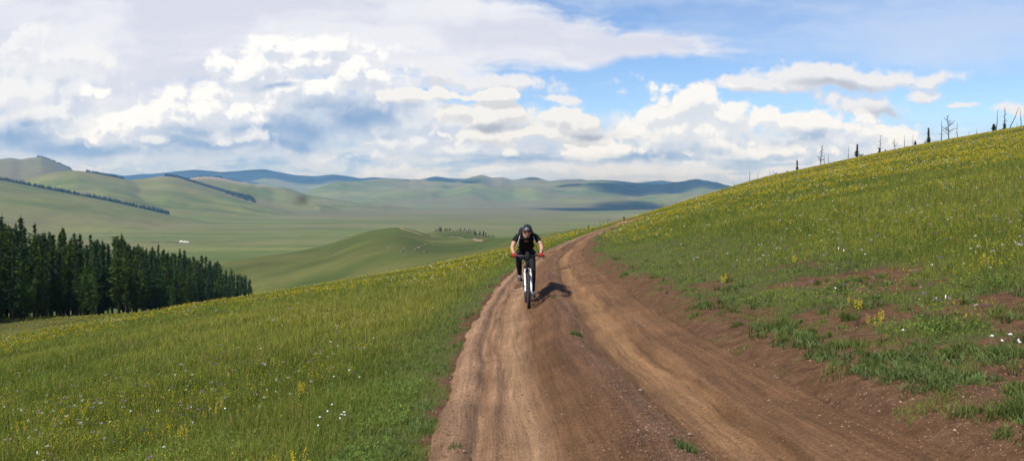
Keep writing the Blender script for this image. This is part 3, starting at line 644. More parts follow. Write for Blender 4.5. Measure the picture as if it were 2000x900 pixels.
def flowers(name, n, r0, r1, k, label, thr, probs, hm=1., size=1.):
    x, y, r = scatter(n, r0, r1, k); t, s, b = zones(x, y)
    fld = fbm(x/2.6, y/2.6, 4, 301)+.6*fbm(x/13., y/13., 3, 302)+.14*(t > 4)+.20*smooth(18, 60, r)*(1-.5*smooth(0, -.3, x/y))-.10*smooth(0, -.2, x/y)+.18*smooth(.6, 1., (x/y+.1)*2)-.5*smooth(2.8, 1.2, np.abs(t))
    keep = (rng.uniform(-.25, .45, n)+thr < fld) & (b < .3) & (np.abs(t) > 1.5)
    x, y, r, t = x[keep], y[keep], r[keep], t[keep]
    kd = rng.choice(4, len(x), p=probs)
    wh = fbm(x/1.6, y/1.6, 3, 305) > .33; kd = np.where(wh & (rng.uniform(0, 1, len(x)) < .22), 1, kd)
    hg = (.30+.06*rng.normal(0, 1, len(x)))*hm
    v, f, sz, c = flower_arrays(x, y, H(x, y, t), np.clip(hg, .12, .5), kd, r, size)
    tag(mesh_np(name, v, f, sz, flower_mat, False, None, {'tint': c}), label, 'flowers', None, 'stuff')
flowers('meadow_flowers', 16000, 5, 30, .8, 'yellow, white and purple wildflowers in the near meadow', .12, [.86, .06, .03, .05])
flowers('meadow_flowers', 42000, 28, 120, 1., 'yellow flowers thick in the meadow further up the slope', .30, [.90, .06, .0, .04])
flowers('meadow_flowers', 26000, 110, 270, .4, 'yellow flowers near the skyline of the slope', .36, [.95, .03, 0, .02], .85, .9)

# ------------------------------------------------------------------ gravel and crumbs of earth on and beside the track
def gravel(n):
    x, y, r = scatter(n*3, 4.6, 34, 1.5, -14, 33); t, s, b = zones(x, y); a = np.abs(t)
    w = np.where(a < 1.05, .10+1.*np.exp(-((t-.08)/.2)**2)+.9*smooth(-.72, -.9, t)+.25*smooth(.7, .9, t), b*.5)
    keep = rng.uniform(0, 1, len(x)) < w; x, y, r, t = x[keep][:n], y[keep][:n], r[keep][:n], t[keep][:n]
    z = H(x, y, t); on = np.abs(t) < 1.15
    from mathutils.kdtree import KDTree
    m_ = (SY.ravel() < 40); gx, gy, gz = SX.ravel()[m_][::2], SY.ravel()[m_][::2], SZ.ravel()[m_][::2]
    kd = KDTree(len(gx))
    for i in range(len(gx)): kd.insert((gx[i], gy[i], 0), i)
    kd.balance()
    for i in np.nonzero(on)[0]:
        z[i] = max(gz[kd.find((x[i], y[i], 0))[1]], z[i]) if abs(t[i]) > 1.0 else gz[kd.find((x[i], y[i], 0))[1]]
    s_ = np.maximum(rng.uniform(.0025, .0075, len(x))*np.where(rng.uniform(0, 1, len(x)) < .05, 1.9, 1.), .00028*r)
    oc = np.array([[1, 0, 0], [0, 1, 0], [-1, 0, 0], [0, -1, 0], [0, 0, .75], [0, 0, -.5]])
    V = z[:, None, None]*np.array([0, 0, 1])+np.stack([x, y, 0*x], 1)[:, None]+(oc[None]*rng.uniform(.6, 1.4, (len(x), 6, 1)))*s_[:, None, None]
    a_ = rng.uniform(0, 6.28, len(x)); 
    tri = np.array([[0, 1, 4], [1, 2, 4], [2, 3, 4], [3, 0, 4], [1, 0, 5], [2, 1, 5], [3, 2, 5], [0, 3, 5]])
    f = (np.arange(len(x))*6)[:, None, None]+tri[None]
    base = np.where((rng.uniform(0, 1, len(x)) < .3)[:, None], np.array([[.23, .16, .11]]), np.array([[.15, .085, .05]]))*rng.uniform(.6, 1.4, (len(x), 1))
    return V.reshape(-1, 3), f.reshape(-1), np.full(len(x)*8, 3), np.repeat(base, 6, 0)
v, f, sz, c = gravel(42000)
tag(mesh_np('gravel', v, f, sz, leafmat('gravel_stone', 0.), False, None, {'tint': c}), 'loose gravel and crumbs of earth on the track and its bare verge', 'gravel', None, 'stuff')
# ------------------------------------------------------------------ tubes and trees
class MB:
    def __init__(s): s.v = []; s.f = []; s.n = 0; s.c = []
    def add(s, v, f, c=None):
        s.v.append(np.asarray(v, float)); s.f += [tuple(int(i)+s.n for i in q) for q in f]; s.n += len(v)
        s.c.append(np.tile([[.1, .1, .1]], (len(v), 1)) if c is None else (np.tile([c], (len(v), 1)) if np.ndim(c) == 1 else c)); return s
    def tube(s, path, rad, sides=6, c=None, cap=True):
        p = np.asarray(path, float); n = len(p); rad = np.broadcast_to(rad, (n,))
        d = np.gradient(p, axis=0); d /= np.maximum(np.linalg.norm(d, axis=1)[:, None], 1e-9)
        ref = np.array([0, 0, 1.]) if abs(d[0, 2]) < .85 else np.array([1., 0, 0])
        V = []
        for i in range(n):
            a = np.cross(d[i], ref); a /= max(np.linalg.norm(a), 1e-9); b = np.cross(d[i], a); ref_ = ref
            t = np.arange(sides)*2*np.pi/sides
            V.append(p[i]+rad[i]*(np.cos(t)[:, None]*a+np.sin(t)[:, None]*b))
        f = [(i*sides+j, i*sides+(j+1) % sides, (i+1)*sides+(j+1) % sides, (i+1)*sides+j) for i in range(n-1) for j in range(sides)]
        if cap: f += [tuple(range(sides))[::-1], tuple((n-1)*sides+j for j in range(sides))]
        return s.add(np.concatenate(V), f, c)
    def box(s, cx, cy, cz, sx, sy, sz, R=None, c=None):
        v = np.array([[x*sx/2, y*sy/2, z*sz/2] for x in (-1, 1) for y in (-1, 1) for z in (-1, 1)])
        if R is not None: v = v @ np.array(R.to_3x3()).T
        return s.add(v+np.array([cx, cy, cz]), [(0, 1, 3, 2), (4, 6, 7, 5), (0, 4, 5, 1), (2, 3, 7, 6), (0, 2, 6, 4), (1, 5, 7, 3)], c)
    def ball(s, c_, r, seg=14, rings=9, c=None, fn=None):
        r = np.broadcast_to(r, (3,)); V = [[0, 0, 1.]]
        for i in range(1, rings):
            th = math.pi*i/rings
            for j in range(seg): ph = 2*math.pi*j/seg; V.append([math.sin(th)*math.cos(ph), math.sin(th)*math.sin(ph), math.cos(th)])
        V.append([0, 0, -1.]); V = np.array(V)
        if fn: V = fn(V)
        f = [(0, 1+j, 1+(j+1) % seg) for j in range(seg)]
        for i in range(rings-2): f += [(1+i*seg+j, 1+(i+1)*seg+j, 1+(i+1)*seg+(j+1) % seg, 1+i*seg+(j+1) % seg) for j in range(seg)]
        l = len(V)-1; b = 1+(rings-2)*seg; f += [(l, b+(j+1) % seg, b+j) for j in range(seg)]
        return s.add(V*r+np.asarray(c_), f, c)
    def build(s, name, m_, parent=None, smooth_=True, link=True, tint=False):
        fl = [i for q in s.f for i in q]; sz = [len(q) for q in s.f]
        return mesh_np(name, np.concatenate(s.v), fl, sz, m_, smooth_, parent, {'tint': np.concatenate(s.c)} if tint else None, link)
bark = plain('bark', (.070, .050, .036), .95, .1, var=.35, scale=8.)
deadwood = plain('dead_wood', (.085, .075, .066), .95, .1, var=.35, scale=9.)
needle_mat = leafmat('conifer_needles', .22)
def conifer(h, seed, slender=.17, bottom=.12, tone=(.030, .055, .018), dens=1., ragged=.35, clump=.16):
    """returns meshes for trunk and crown of a conifer with whorled branches carrying needle sprays"""
    r_ = np.random.default_rng(seed)
    bend = r_.normal(0, .012*h, 2)
    def axis(z): q = z/h; return np.array([bend[0]*q*q, bend[1]*q*q, z])
    t = MB(); zs = np.linspace(-.6, h*.98, 9); t.tube([axis(max(z, 0))+np.array([0, 0, min(z, 0)]) for z in zs], np.linspace(.014*h, .003*h, 9), 6)
    V = []; C_ = []
    z = bottom*h; lump = r_.uniform(0, 6.28)
    while z < h*.985:
        q = (z/h-bottom)/(1-bottom)
        R = slender*h*((1-q)**.8)*(.75+.25*math.sin(lump+q*9))*(.35+.65*min(1, q*5+.25))+.02*h*(1-q)
        nb = r_.integers(5, 8)
        for b in range(nb):
            a = r_.uniform(0, 6.283); L = R*r_.uniform(1-ragged, 1.15); tilt = r_.uniform(-.35, .05)+.55*q
            m_ = max(2, int(L/(clump*1.05)*dens)); k = (np.arange(m_)+r_.uniform(.2, 1, m_))/m_
            base = axis(z); dx, dy = math.cos(a), math.sin(a)
            pr = L*k; pz = z+pr*tilt+.12*L*k*k
            for rep in range(2):
                c_ = np.stack([base[0]+dx*pr+r_.normal(0, .35*clump, m_), base[1]+dy*pr+r_.normal(0, .35*clump, m_), pz+r_.normal(0, .3*clump, m_)], 1)
                s_ = clump*r_.uniform(.6, 1.3, m_)*(1.15-.4*k)
                u1 = np.stack([dx*s_*1.3+r_.normal(0, .5, m_)*s_, dy*s_*1.3+r_.normal(0, .5, m_)*s_, s_*r_.uniform(-.5, .45, m_)], 1)
                u2 = r_.normal(0, 1, (m_, 3))*s_[:, None]*.62
                V.append(np.stack([c_-u1*.6-u2*.5, c_-u1*.2+u2, c_+u1], 1).reshape(-1, 3))
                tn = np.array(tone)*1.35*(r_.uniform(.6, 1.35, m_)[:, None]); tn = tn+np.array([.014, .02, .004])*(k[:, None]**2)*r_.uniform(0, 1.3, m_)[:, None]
                C_.append(np.repeat(tn, 3, 0))
        z += h*r_.uniform(.016, .030)
    V.append(np.array([axis(h)+[0, 0, .03*h], axis(h*.93)+[.03*h*.3, 0, 0], axis(h*.93)-[.03*h*.3, 0.05, 0]])); C_.append(np.tile([tone], (3, 1)))
    V = np.concatenate(V); C_ = np.concatenate(C_)
    tm = t.build('trunk', bark, link=False)
    cm = mesh_np('crown', V, np.arange(len(V)), np.full(len(V)//3, 3), needle_mat, False, None, {'tint': C_}, link=False)
    return tm, cm
def put_tree(name, meshes, loc, scale, rz, label, cat, group=None):
    e = empty(name, loc, rz, label, cat, group); e.scale = (scale[0], scale[0], scale[1])
    for n_, me in zip(('trunk', 'crown'), meshes):
        o = bpy.data.objects.new(n_, me); COL.objects.link(o); o.parent = e
    return e
def hz_(x, y): return float(H(np.array([x]), np.array([y]))[0])

# the wood on the left
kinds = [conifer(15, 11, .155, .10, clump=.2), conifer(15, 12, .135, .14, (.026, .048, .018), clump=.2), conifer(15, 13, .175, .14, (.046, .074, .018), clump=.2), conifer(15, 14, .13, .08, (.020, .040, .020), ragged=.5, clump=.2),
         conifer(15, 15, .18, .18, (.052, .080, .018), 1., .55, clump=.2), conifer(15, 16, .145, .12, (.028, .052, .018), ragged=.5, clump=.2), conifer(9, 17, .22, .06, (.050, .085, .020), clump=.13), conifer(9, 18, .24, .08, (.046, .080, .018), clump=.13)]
topx = [-200, 0, 35, 60, 80, 105, 150, 200, 228, 260, 300, 350, 400, 420, 445, 470, 488, 520]; topy = [418, 428, 432, 440, 452, 448, 464, 462, 455, 472, 480, 490, 505, 503, 526, 530, 540, 560]
frx = [-200, 0, 100, 180, 260, 340, 400, 450, 490, 520]; frd = [98, 106, 118, 126, 148, 185, 225, 275, 330, 360]
R_t = random.Random(5); placed = []
cands = []
for i in range(14000):
    px = R_t.uniform(-150, 492); q = R_t.random()**1.25
    D = np.interp(px, frx, frd)*(1+q*.62)
    if D > 400: continue
    cands.append((px, D, q))
for px, D, q in cands:
    if len(placed) >= 285: break
    x, y = (px-1000)/F*D, D
    md = (.0115+.010*q)*D
    if any((x-a)**2+(y-b)**2 < md*md for a, b, *_ in placed): continue
    if q < .10 and 95 < px < 125: continue
    placed.append((x, y, px, q))
placed.sort(key=lambda p: p[1])
for i, (x, y, px, q) in enumerate(placed):
    z = hz_(x, y); top = (HOR-np.interp(px, topx, topy))/F*y
    full = top-z
    fac = R_t.choice([1.05, .98, .92, .84, .78, .95, .88]) if q > .12 else R_t.choice([.95, .75, .62, .85, .5])
    hgt = max(5., min(24., full*fac))
    ki = R_t.choice([0, 1, 2, 3, 5, 4]) if hgt > 8.5 else R_t.choice([6, 7])
    base_h = 15 if ki < 6 else 9; s_ = hgt/base_h
    if q < .12 and hgt < 8.6: lab, nm = 'small light green young conifer at the near edge of the dark wood', 'young_conifer'; g_ = 'young conifers along the near edge of the wood'
    elif px > 440: lab, nm = 'conifer in the last clump at the right-hand end of the dark wood', 'conifer'; g_ = 'conifers at the right end of the wood'
    elif q < .12: lab, nm = 'tall dark conifer standing in the front row of the wood above the meadow edge', 'conifer'; g_ = 'front row conifers of the wood'
    else: lab, nm = 'dark slender conifer deep in the dense wood on the left', 'conifer'; g_ = 'conifers of the dense wood on the left'
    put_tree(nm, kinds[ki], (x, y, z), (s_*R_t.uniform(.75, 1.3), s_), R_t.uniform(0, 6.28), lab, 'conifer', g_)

# the rest of the wood behind them, one mass
wv_, wc_ = [], []; extra = []
for i in range(6000):
    if len(extra) >= 330: break
    px = R_t.uniform(-170, 488); D = np.interp(px, frx, frd)*(1.08+R_t.random()*.62)
    if D > 410: continue
    x, y = (px-1000)/F*D, D
    if any((x-a)**2+(y-b)**2 < 2.2 for a, b, *_ in placed) or any((x-a)**2+(y-b)**2 < 9 for a, b in extra): continue
    extra.append((x, y)); z = hz_(x, y); top = (HOR-np.interp(px, topx, topy))/F*y; hgt = max(6, min(22, (top-z)*R_t.uniform(.66, .97))); k = R_t.randrange(6); s_ = hgt/15; a = R_t.uniform(0, 6.28)
    me_ = kinds[k][1]; n_ = len(me_.vertices); v_ = np.empty(n_*3, np.float32); me_.vertices.foreach_get('co', v_); v_ = v_.reshape(-1, 3).astype(float)
    c_ = np.empty(n_*4, np.float32); me_.attributes['tint'].data.foreach_get('color', c_); c_ = c_.reshape(-1, 4)[:, :3]
    v_ = v_[:n_//6*6].reshape(-1, 2, 3, 3); v_ = np.concatenate([v_[:, 0]]); c_ = c_[:n_//6*6].reshape(-1, 2, 3, 3)[:, 0]
    v_ = (v_-v_.mean(1, keepdims=True))*1.35+v_.mean(1, keepdims=True)
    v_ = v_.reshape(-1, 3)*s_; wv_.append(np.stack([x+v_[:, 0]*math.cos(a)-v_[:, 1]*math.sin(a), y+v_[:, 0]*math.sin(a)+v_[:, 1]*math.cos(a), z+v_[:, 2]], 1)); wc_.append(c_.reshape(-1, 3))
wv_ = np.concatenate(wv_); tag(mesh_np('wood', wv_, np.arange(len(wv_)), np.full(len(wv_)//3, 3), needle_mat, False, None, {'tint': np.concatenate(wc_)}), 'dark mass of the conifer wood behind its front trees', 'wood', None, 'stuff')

# far-off woods along the hills, each strip one mass of small trees
far_mat = leafmat('far_wood', .1)
def strip(pts_, n, ridge, d0, d1, h0, h1, label, seed):
    r_ = np.random.default_rng(seed); a = np.array(pts_, float); u = r_.uniform(0, 1, n)
    px = np.interp(u, np.linspace(0, 1, len(a)), a[:, 0]); D = ridge.D(px)+r_.uniform(d0, d1, n)
    x = (px-1000)/F*D; z = H0(x, D); hgt = r_.uniform(h0, h1, n); w = hgt*r_.uniform(.16, .26, n)
    rings = np.array([[0, .25], [.1, 1], [.45, .62], [.75, .3], [1, .02]]); S = 6
    ang = r_.uniform(0, 6.28, n)[:, None, None]+np.arange(S)[None, None, :]*2*np.pi/S
    rad = w[:, None, None]*rings[None, :, 1, None]*r_.uniform(.7, 1.3, (n, 5, S))
    V = np.stack([x[:, None, None]+np.cos(ang)*rad, D[:, None, None]+np.sin(ang)*rad, z[:, None, None]-1+hgt[:, None, None]*rings[None, :, 0, None]+rad*0+r_.normal(0, .3, (n, 5, S))], -1).reshape(-1, 3)
    q = np.array([(i*S+j, i*S+(j+1) % S, (i+1)*S+(j+1) % S, (i+1)*S+j) for i in range(4) for j in range(S)])
    f = (np.arange(n)*5*S)[:, None, None]+q[None]
    c = np.repeat(np.array([[.022, .040, .020]])*r_.uniform(.6, 1.4, (n, 1)), 5*S, 0)
    tag(mesh_np('far_wood', V, f.reshape(-1), np.full(n*len(q), 4), far_mat, False, None, {'tint': c}), label, 'wood', None, 'stuff')
strip([(-260, 0), (330, 0)], 1900, R1, -6, 170, 9, 18, 'long strip of dark larch wood along the crest of the nearest valley hill', 1)
strip([(168, 0), (243, 0)], 300, R2, -20, 110, 9, 16, 'short dark strip of trees on the back of the second hill', 2)
strip([(322, 0), (497, 0)], 850, R3, -50, 90, 10, 18, 'dark strip of trees running down the crest of the third hill', 3)
strip([(440, 0), (500, 0)], 90, R3, -260, -200, 8, 15, 'thin second line of trees below the strip on the third hill', 31)
strip([(72, 0), (140, 0)], 420, RB, -60, 160, 9, 17, 'dark trees on the shoulder of the high hill at the far left', 4)
strip([(340, 0), (470, 0)], 90, R4, -20, 40, 8, 14, 'scattered trees among the rocks on the fourth hill', 5)

# scattered small conifers beyond the knoll
kn = [(342,290,4.5),(395,315,6),(440,315,8.5),(470,318,6),(553,315,6),(597,315,5),(640,315,4),(645,218,4),(675,218,3),(852,245,3),(968,262,4.5),(1065,280,5),(1103,285,4),(1145,297,4),(820,328,3),(887,335,6),(935,335,3),(1015,355,4.5),(1047,365,3.5),(1100,378,3),(1195,415,8),(1215,415,5),(1305,345,6),(1295,400,4),(1380,365,8),(1430,372,6.5),(1497,365,3.5),(1560,355,4),(1600,355,4)]
small = [conifer(5, 31, .26, .03, (.028, .05, .02), .8, clump=.2), conifer(5, 32, .2, .03, (.025, .045, .02), .8, clump=.2)]
where = ['on the left part of', 'in the middle of', 'at the right end of']
for i, (X_, Y_, hp) in enumerate(kn):
    px, py = 820+X_/11.11, 430+Y_/11.11
    D = 1000.+(340-Y_)*.6; x = (px-1000)/F*D; z = hz_(x, D); hh = hp*1.25*D/F
    zt = (HOR-py)/F*D
    big_ = hp > 5
    put_tree('small_conifer', small[i % 2], (x, D, z), (hh/5*1.1, hh/5), i, ('taller' if big_ else 'tiny')+' dark conifer '+where[0 if px < 880 else (1 if px < 920 else 2)]+' the scattered trees behind the knoll', 'conifer', ('taller' if big_ else 'tiny')+' conifers '+where[0 if px < 880 else (1 if px < 920 else 2)]+' the scatter behind the knoll')

# dead and living trees along the skyline
def skyD(px):
    r = np.geomspace(40, 330, 700); u = (px-1000)/F; v = H0(u*r, r)/r; return float(r[v.argmax()])
def dead_tree(h, seed, nbr, blen, up=.25, lean=0., crown0=.25, twigs=1, thick=.018):
    r_ = np.random.default_rng(seed); t = MB(); b = MB()
    n = 9; q = np.linspace(0, 1, n); off = np.cumsum(r_.normal(0, .008*h, (n, 2)), 0)*np.minimum(q*3, 1)[:, None]
    ax = np.stack([off[:, 0]+lean*h*q, off[:, 1], q*h], 1); ax[0, 2] = -.4
    t.tube(ax, np.linspace(thick*h, .004*h, n)+.008, 6)
    for i in range(nbr):
        k = crown0+(1-crown0)*(i+r_.uniform(0, 1))/nbr; k = min(k, .97); p = np.array([np.interp(k, q, ax[:, j]) for j in range(3)])
        a = r_.choice([0, math.pi])+r_.normal(0, .8); L = blen*h*(1.15-k)*r_.uniform(.45, 1.15); e = up+r_.normal(0, .18)
        m = np.linspace(0, 1, 5); cur = r_.normal(0, .12)
        path = np.stack([p[0]+np.cos(a)*L*m, p[1]+np.sin(a)*L*m, p[2]+L*(e*m+cur*m*m)], 1)
        b.tube(path, np.linspace(.0085*h, .003*h, 5)+.026, 4)
        for w in range(twigs):
            k2 = r_.uniform(.35, .9); p2 = p+np.array([np.cos(a)*L*k2, np.sin(a)*L*k2, L*(e*k2+cur*k2*k2)]); a2 = a+r_.normal(0, .7); L2 = L*r_.uniform(.2, .45)
            b.tube([p2, p2+np.array([np.cos(a2)*L2*.5, np.sin(a2)*L2*.5, L2*r_.uniform(.1, .5)]), p2+np.array([np.cos(a2)*L2, np.sin(a2)*L2, L2*r_.uniform(.3, .9)])], [.0035*h+.018, .003*h+.015, .0015*h+.012], 3)
    return t, b
SKY = [ # column, height px, kind, args, label
 (1433, 9, 'd', (5, .10), 'tiny bare snag far left on the skyline of the right slope'),
 (1463.5, 21, 'd', (9, .16), 'thin dead tree, first tall one from the left on the slope skyline'),
 (1480, 13, 'd', (4, .10), 'short bare snag just right of the first tall dead tree'),
 (1504, 14, 'd', (3, .08), 'thin bare pole before the two dark stumps on the skyline'),
 (1511, 12, 'd', (2, .06), 'very thin bare pole beside a dark stump on the skyline'),
 (1515.7, 5, 'c', 0, 'squat dark bush at the foot of the thin pole on the skyline'),
 (1537.5, 4.5, 'c', 1, 'tiny dark bush alone left of the first green column tree'),
 (1557, 20, 'col', 0, 'small leafy green column-shaped tree, leftmost green one on the skyline'),
 (1603, 38, 'd', (26, .24), 'large many-branched dead tree right of the first green column tree'),
 (1610, 22, 'd', (5, .08), 'bare snag close behind the large many-branched dead tree'),
 (1618.7, 19, 'd', (6, .10), 'short dead tree third in the cluster with the many-branched one'),
 (1650, 4, 'd', (2, .1), 'tiny twig of a snag left of the second green tree'),
 (1657, 25, 'd', (10, .10), 'thin twiggy dead tree just left of the second green tree'),
 (1674, 25, 'col', 1, 'green conifer with a side bough sticking out low on its right'),
 (1718, 33, 'dl', (12, .16), 'dead tree with a clump of live green at its foot'),
 (1729, 4.5, 'c', 0, 'tiny dark shrub right of the dead tree with a green foot'),
 (1747.7, 20, 'd', (14, .42), 'low wide-spreading dead tree with bare upturned boughs'),
 (1766.6, 24, 'd', (10, .10), 'thin dead tree right of the low wide-spreading one'),
 (1782.5, 22, 'd', (7, .08), 'bare snag behind a dark bush conifer'),
 (1787.7, 9, 'c', 1, 'low round dark conifer at the foot of a bare snag'),
 (1807, 5, 'c', 0, 'tiny dark bush left of the tall dark columnar conifer'),
 (1813.6, 29, 'col', 2, 'tall dark narrow columnar conifer left of the biggest dead tree'),
 (1839, 39, 'd', (8, .14), 'tall thin dead tree just left of the broad dead tree'),
 (1853, 44, 'd', (22, .38), 'broad branching dead tree, the widest on the skyline'),
 (1870.4, 28, 'd', (9, .16), 'dead tree just right of the broad branching one'),
 (1892.7, 11, 'd', (3, .08), 'faint thin twig of a dead tree between the broad tree and a small conifer'),
 (1907.8, 14, 'dl', (5, .1), 'small green conifer with a bare dead tip'),
 (1941, 15, 'c', 1, 'narrow green conifer at the foot of a tall bare trunk near the right edge'),
 (1946, 40, 'd', (5, .06), 'tall bare trunk behind a narrow green conifer near the right edge'),
 (1962, 42, 'dl', (26, .13), 'tall dead tree with many short boughs and green at its foot'),
 (1971, 42, 'lean', (3, .05), 'leaning bare trunk tilted to the right near the right edge'),
 (1986, 10, 'd', (3, .08), 'short twig of a snag by the leaning trunk'),
 (1994, 34, 'd', (8, .08), 'bare dead tree nearest the right edge of the picture'),
 (1149.4, 6, 'c', 1, 'tiny dark conifer beyond the road, leftmost of the group at the bend'),
 (1160.6, 11, 'd', (2, .05), 'short bare pole left of the road bend'),
 (1171.6, 16, 'd', (5, .05), 'tall bare pole nearest the left side of the road bend'),
 (1177.6, 13, 'd', (3, .05), 'bare pole between the tallest pole and the green bush at the bend'),
 (1180.4, 4, 'c', 0, 'tiny green bush at the top of the road bend'),
 (1187, 14, 'd', (3, .05), 'thin bare pole right of the green bush at the bend'),
 (1190.4, 15, 'd', (5, .06), 'bare pole in the middle of the group behind the bend'),
 (1193, 4, 'c', 1, 'tiny dark bush at the foot of the poles behind the bend'),
 (1195.5, 10, 'd', (2, .05), 'short bare pole at the right of the group behind the bend'),
 (1210, 4, 'c', 0, 'dark bush alone on the slope right of the road bend'),
 (1219, 9, 'c', 1, 'narrow dark conifer right of the road bend'),
 (1291.5, 12, 'd', (3, .06), 'bare snag alone on the lower skyline, left one of two'),
 (1296, 9, 'd', (2, .05), 'short bare snag on the lower skyline, right one of two'),
 (1377, 8, 'd', (2, .05), 'small thin snag alone on the middle of the slope skyline')]
cols_ = [conifer(6, 41, .145, .03, (.045, .078, .022), 1.3, .25, .16), conifer(6, 42, .17, .03, (.034, .06, .02), 1.2, .5, .18), conifer(6, 43, .12, .02, (.030, .045, .02), 1.4, .3, .15)]
bushes = [conifer(2, 51, .42, .0, (.035, .058, .02), 1.2, .4, .13), conifer(2, 52, .28, .0, (.030, .052, .02), 1.2, .4, .12)]
for i, (px, hp, kd, ar, lab) in enumerate(SKY):
    D = skyD(px)*1.01; x = (px-1000)/F*D; z = hz_(x, D); h = hp*1.06*D/F
    if kd in ('d', 'dl', 'lean'):
        e = empty('dead_tree', (x, D, z), 0, lab, 'dead tree')
        t, b = dead_tree(h, 700+i, ar[0], ar[1], up=.55 if ar[1] > .3 else .28, lean=.36 if kd == 'lean' else R_t.uniform(-.04, .04), crown0=.18, thick=.021 if h > 3 else .026)
        t.build('trunk', deadwood, e); b.build('branches', deadwood, e)
        if kd == 'dl':
            o = bpy.data.objects.new('live_foliage', bushes[0][1]); COL.objects.link(o); o.parent = e; k_ = h*.15; o.scale = (k_, k_, k_)
    elif kd == 'col':
        s_ = h/6; e = put_tree('conifer', cols_[ar], (x, D, z), (s_*1.25, s_), i, lab, 'conifer')
        if ar == 1:
            o = bpy.data.objects.new('side_bough', bushes[1][1]); COL.objects.link(o); o.parent = e; o.location = (.9, -.4, .8); o.rotation_euler = (0, 1.0, -i); o.scale = (.7, .7, .8)
    else:
        s_ = h/2; put_tree('bush', bushes[ar], (x, D, z), (s_*1.35, s_), i, lab, 'bush')
# ------------------------------------------------------------------ rocks, camp, insect, notable flowers
rock_mat, T, B = mat('pale_rock', .9, .2)
ps = T.node('ShaderNodeNewGeometry').outputs['Position']
T.put(B.inputs[0], T.mix(T.ss(T.noise(ps, .8, 5, .7), .35, .65), (.08, .078, .055), (.17, .155, .12)))
def rock_mesh(name, loc, s, seed, lab, sq=.6):
    r_ = np.random.default_rng(seed)
    def fn(V):
        k = 1+.35*fbm(V[:, 0]*1.7+seed, V[:, 1]*1.7+V[:, 2]*1.3, 4, seed)
        V = V*k[:, None]; V[:, 2] = np.maximum(V[:, 2], -.25); return np.round(V*3.2+.2*r_.normal(0, 1, V.shape))/3.2*.5+V*.5
    m = MB().ball((0, 0, 0), (s, s*.7, s*sq), 16, 10, fn=fn)
    o = m.build(name, rock_mat, None, False); o.location = loc; o.rotation_euler = (0, 0, seed); return tag(o, lab, 'rock', 'pale rocks on the knoll')
RK = [(760, 484, 1.6), (768, 480, 1.2), (784, 491, 1.7), (790, 486, 1.9), (795, 483, 1.3), (812, 488, 1.8), (818, 484, 2.0), (824, 481, 1.6), (831, 478, 1.8), (838, 476, 1.2), (831, 492, 1.6), (816, 470, 1.3), (845, 474, 1.1), (805, 492, .9), (775, 488, .9)]
for i, (px, py, s) in enumerate(RK):
    q = solve(px, py, H0, 3000, 150)
    if q: rock_mesh('rock', (q[0], q[1], q[2]+.0), s*.6, i+3, 'pale rock in the outcrop on the near face of the knoll' if i < 13 else 'low loose rock at the foot of the outcrop on the knoll', .55)
# trail over the knoll
def trail(ptsi, w, name, lab):
    P_ = [solve(px, py, H0, 3000, 120) for px, py in ptsi]; P_ = np.array([p for p in P_ if p])
    k = np.concatenate([[0], np.cumsum(np.hypot(*np.diff(P_[:, :2], axis=0).T))]); s = np.arange(0, k[-1], 2.5)
    c = np.stack([np.interp(s, k, P_[:, 0]), np.interp(s, k, P_[:, 1])], 1); g = np.gradient(c, axis=0); g /= np.linalg.norm(g, axis=1)[:, None]
    tt = np.linspace(-1, 1, 9); X_ = c[:, None, 0]+tt*w*g[:, None, 1]; Y_ = c[:, None, 1]-tt*w*g[:, None, 0]
    Z_ = H0(X_, Y_)+.35*(1-np.abs(tt))+.05-.3*(np.abs(tt) > .99)
    f_, s_ = grid_faces(len(c), 9); m_ = plain('trail_dirt', (.25, .17, .11), .95, .1, var=.2, scale=.3)
    tag(mesh_np(name, np.stack([X_, Y_, Z_], -1).reshape(-1, 3), f_, s_, m_), lab, None, None, 'structure')
trail([(783, 446), (790, 448.5), (800, 451), (810, 454), (820, 457.5), (830, 459.5)], 1.7, 'trail', 'dirt trail running down over the knoll')
trail([(838, 461), (860, 461.5), (885, 462), (905, 465.5), (930, 469), (945, 470)], 1.2, 'trail', 'dirt trail crossing the saddle behind the knoll')

white = plain('felt_white', (.78, .77, .74), .9, .1, var=.04); wood_red = plain('painted_door', (.30, .09, .04), .6); wood_dk = plain('weathered_rails', (.10, .075, .055), .9)
def ger(px, py, s, lab):
    q = solve(px, py, H0, 6000, 800); e = empty('ger', q, 0, lab, 'tent')
    a = np.arange(24)*2*np.pi/24; w = MB(); rg = [(3., -.2), (3.05, .8), (3., 1.65)]
    w.add(np.concatenate([np.stack([r*np.cos(a), r*np.sin(a), z+0*a], 1) for r, z in rg]), [(i*24+j, i*24+(j+1) % 24, (i+1)*24+(j+1) % 24, (i+1)*24+j) for i in range(2) for j in range(24)]); w.build('wall', white, e)
    r = MB(); rg = [(3.15, 1.6), (2.1, 2.25), (1., 2.75), (.45, 2.9)]
    r.add(np.concatenate([np.stack([r_*np.cos(a), r_*np.sin(a), z+0*a], 1) for r_, z in rg]), [(i*24+j, i*24+(j+1) % 24, (i+1)*24+(j+1) % 24, (i+1)*24+j) for i in range(3) for j in range(24)]+[tuple(72+j for j in range(24))]); r.build('roof', white, e)
    MB().box(0, -3.02, .85, .9, .12, 1.6).build('door', wood_red, e, False); MB().tube([(.3, .3, 2.7), (.3, .3, 3.7)], .07, 8).build('chimney', wood_dk, e)
    e.scale = (s, s, s)
ger(354.5, 473, 1.15, 'white round felt tent, left of the three in the valley'); ger(361.5, 473.6, 1.0, 'white round felt tent, middle of the three in the valley'); ger(367, 473.8, .85, 'smallest white round felt tent at the right of the camp')
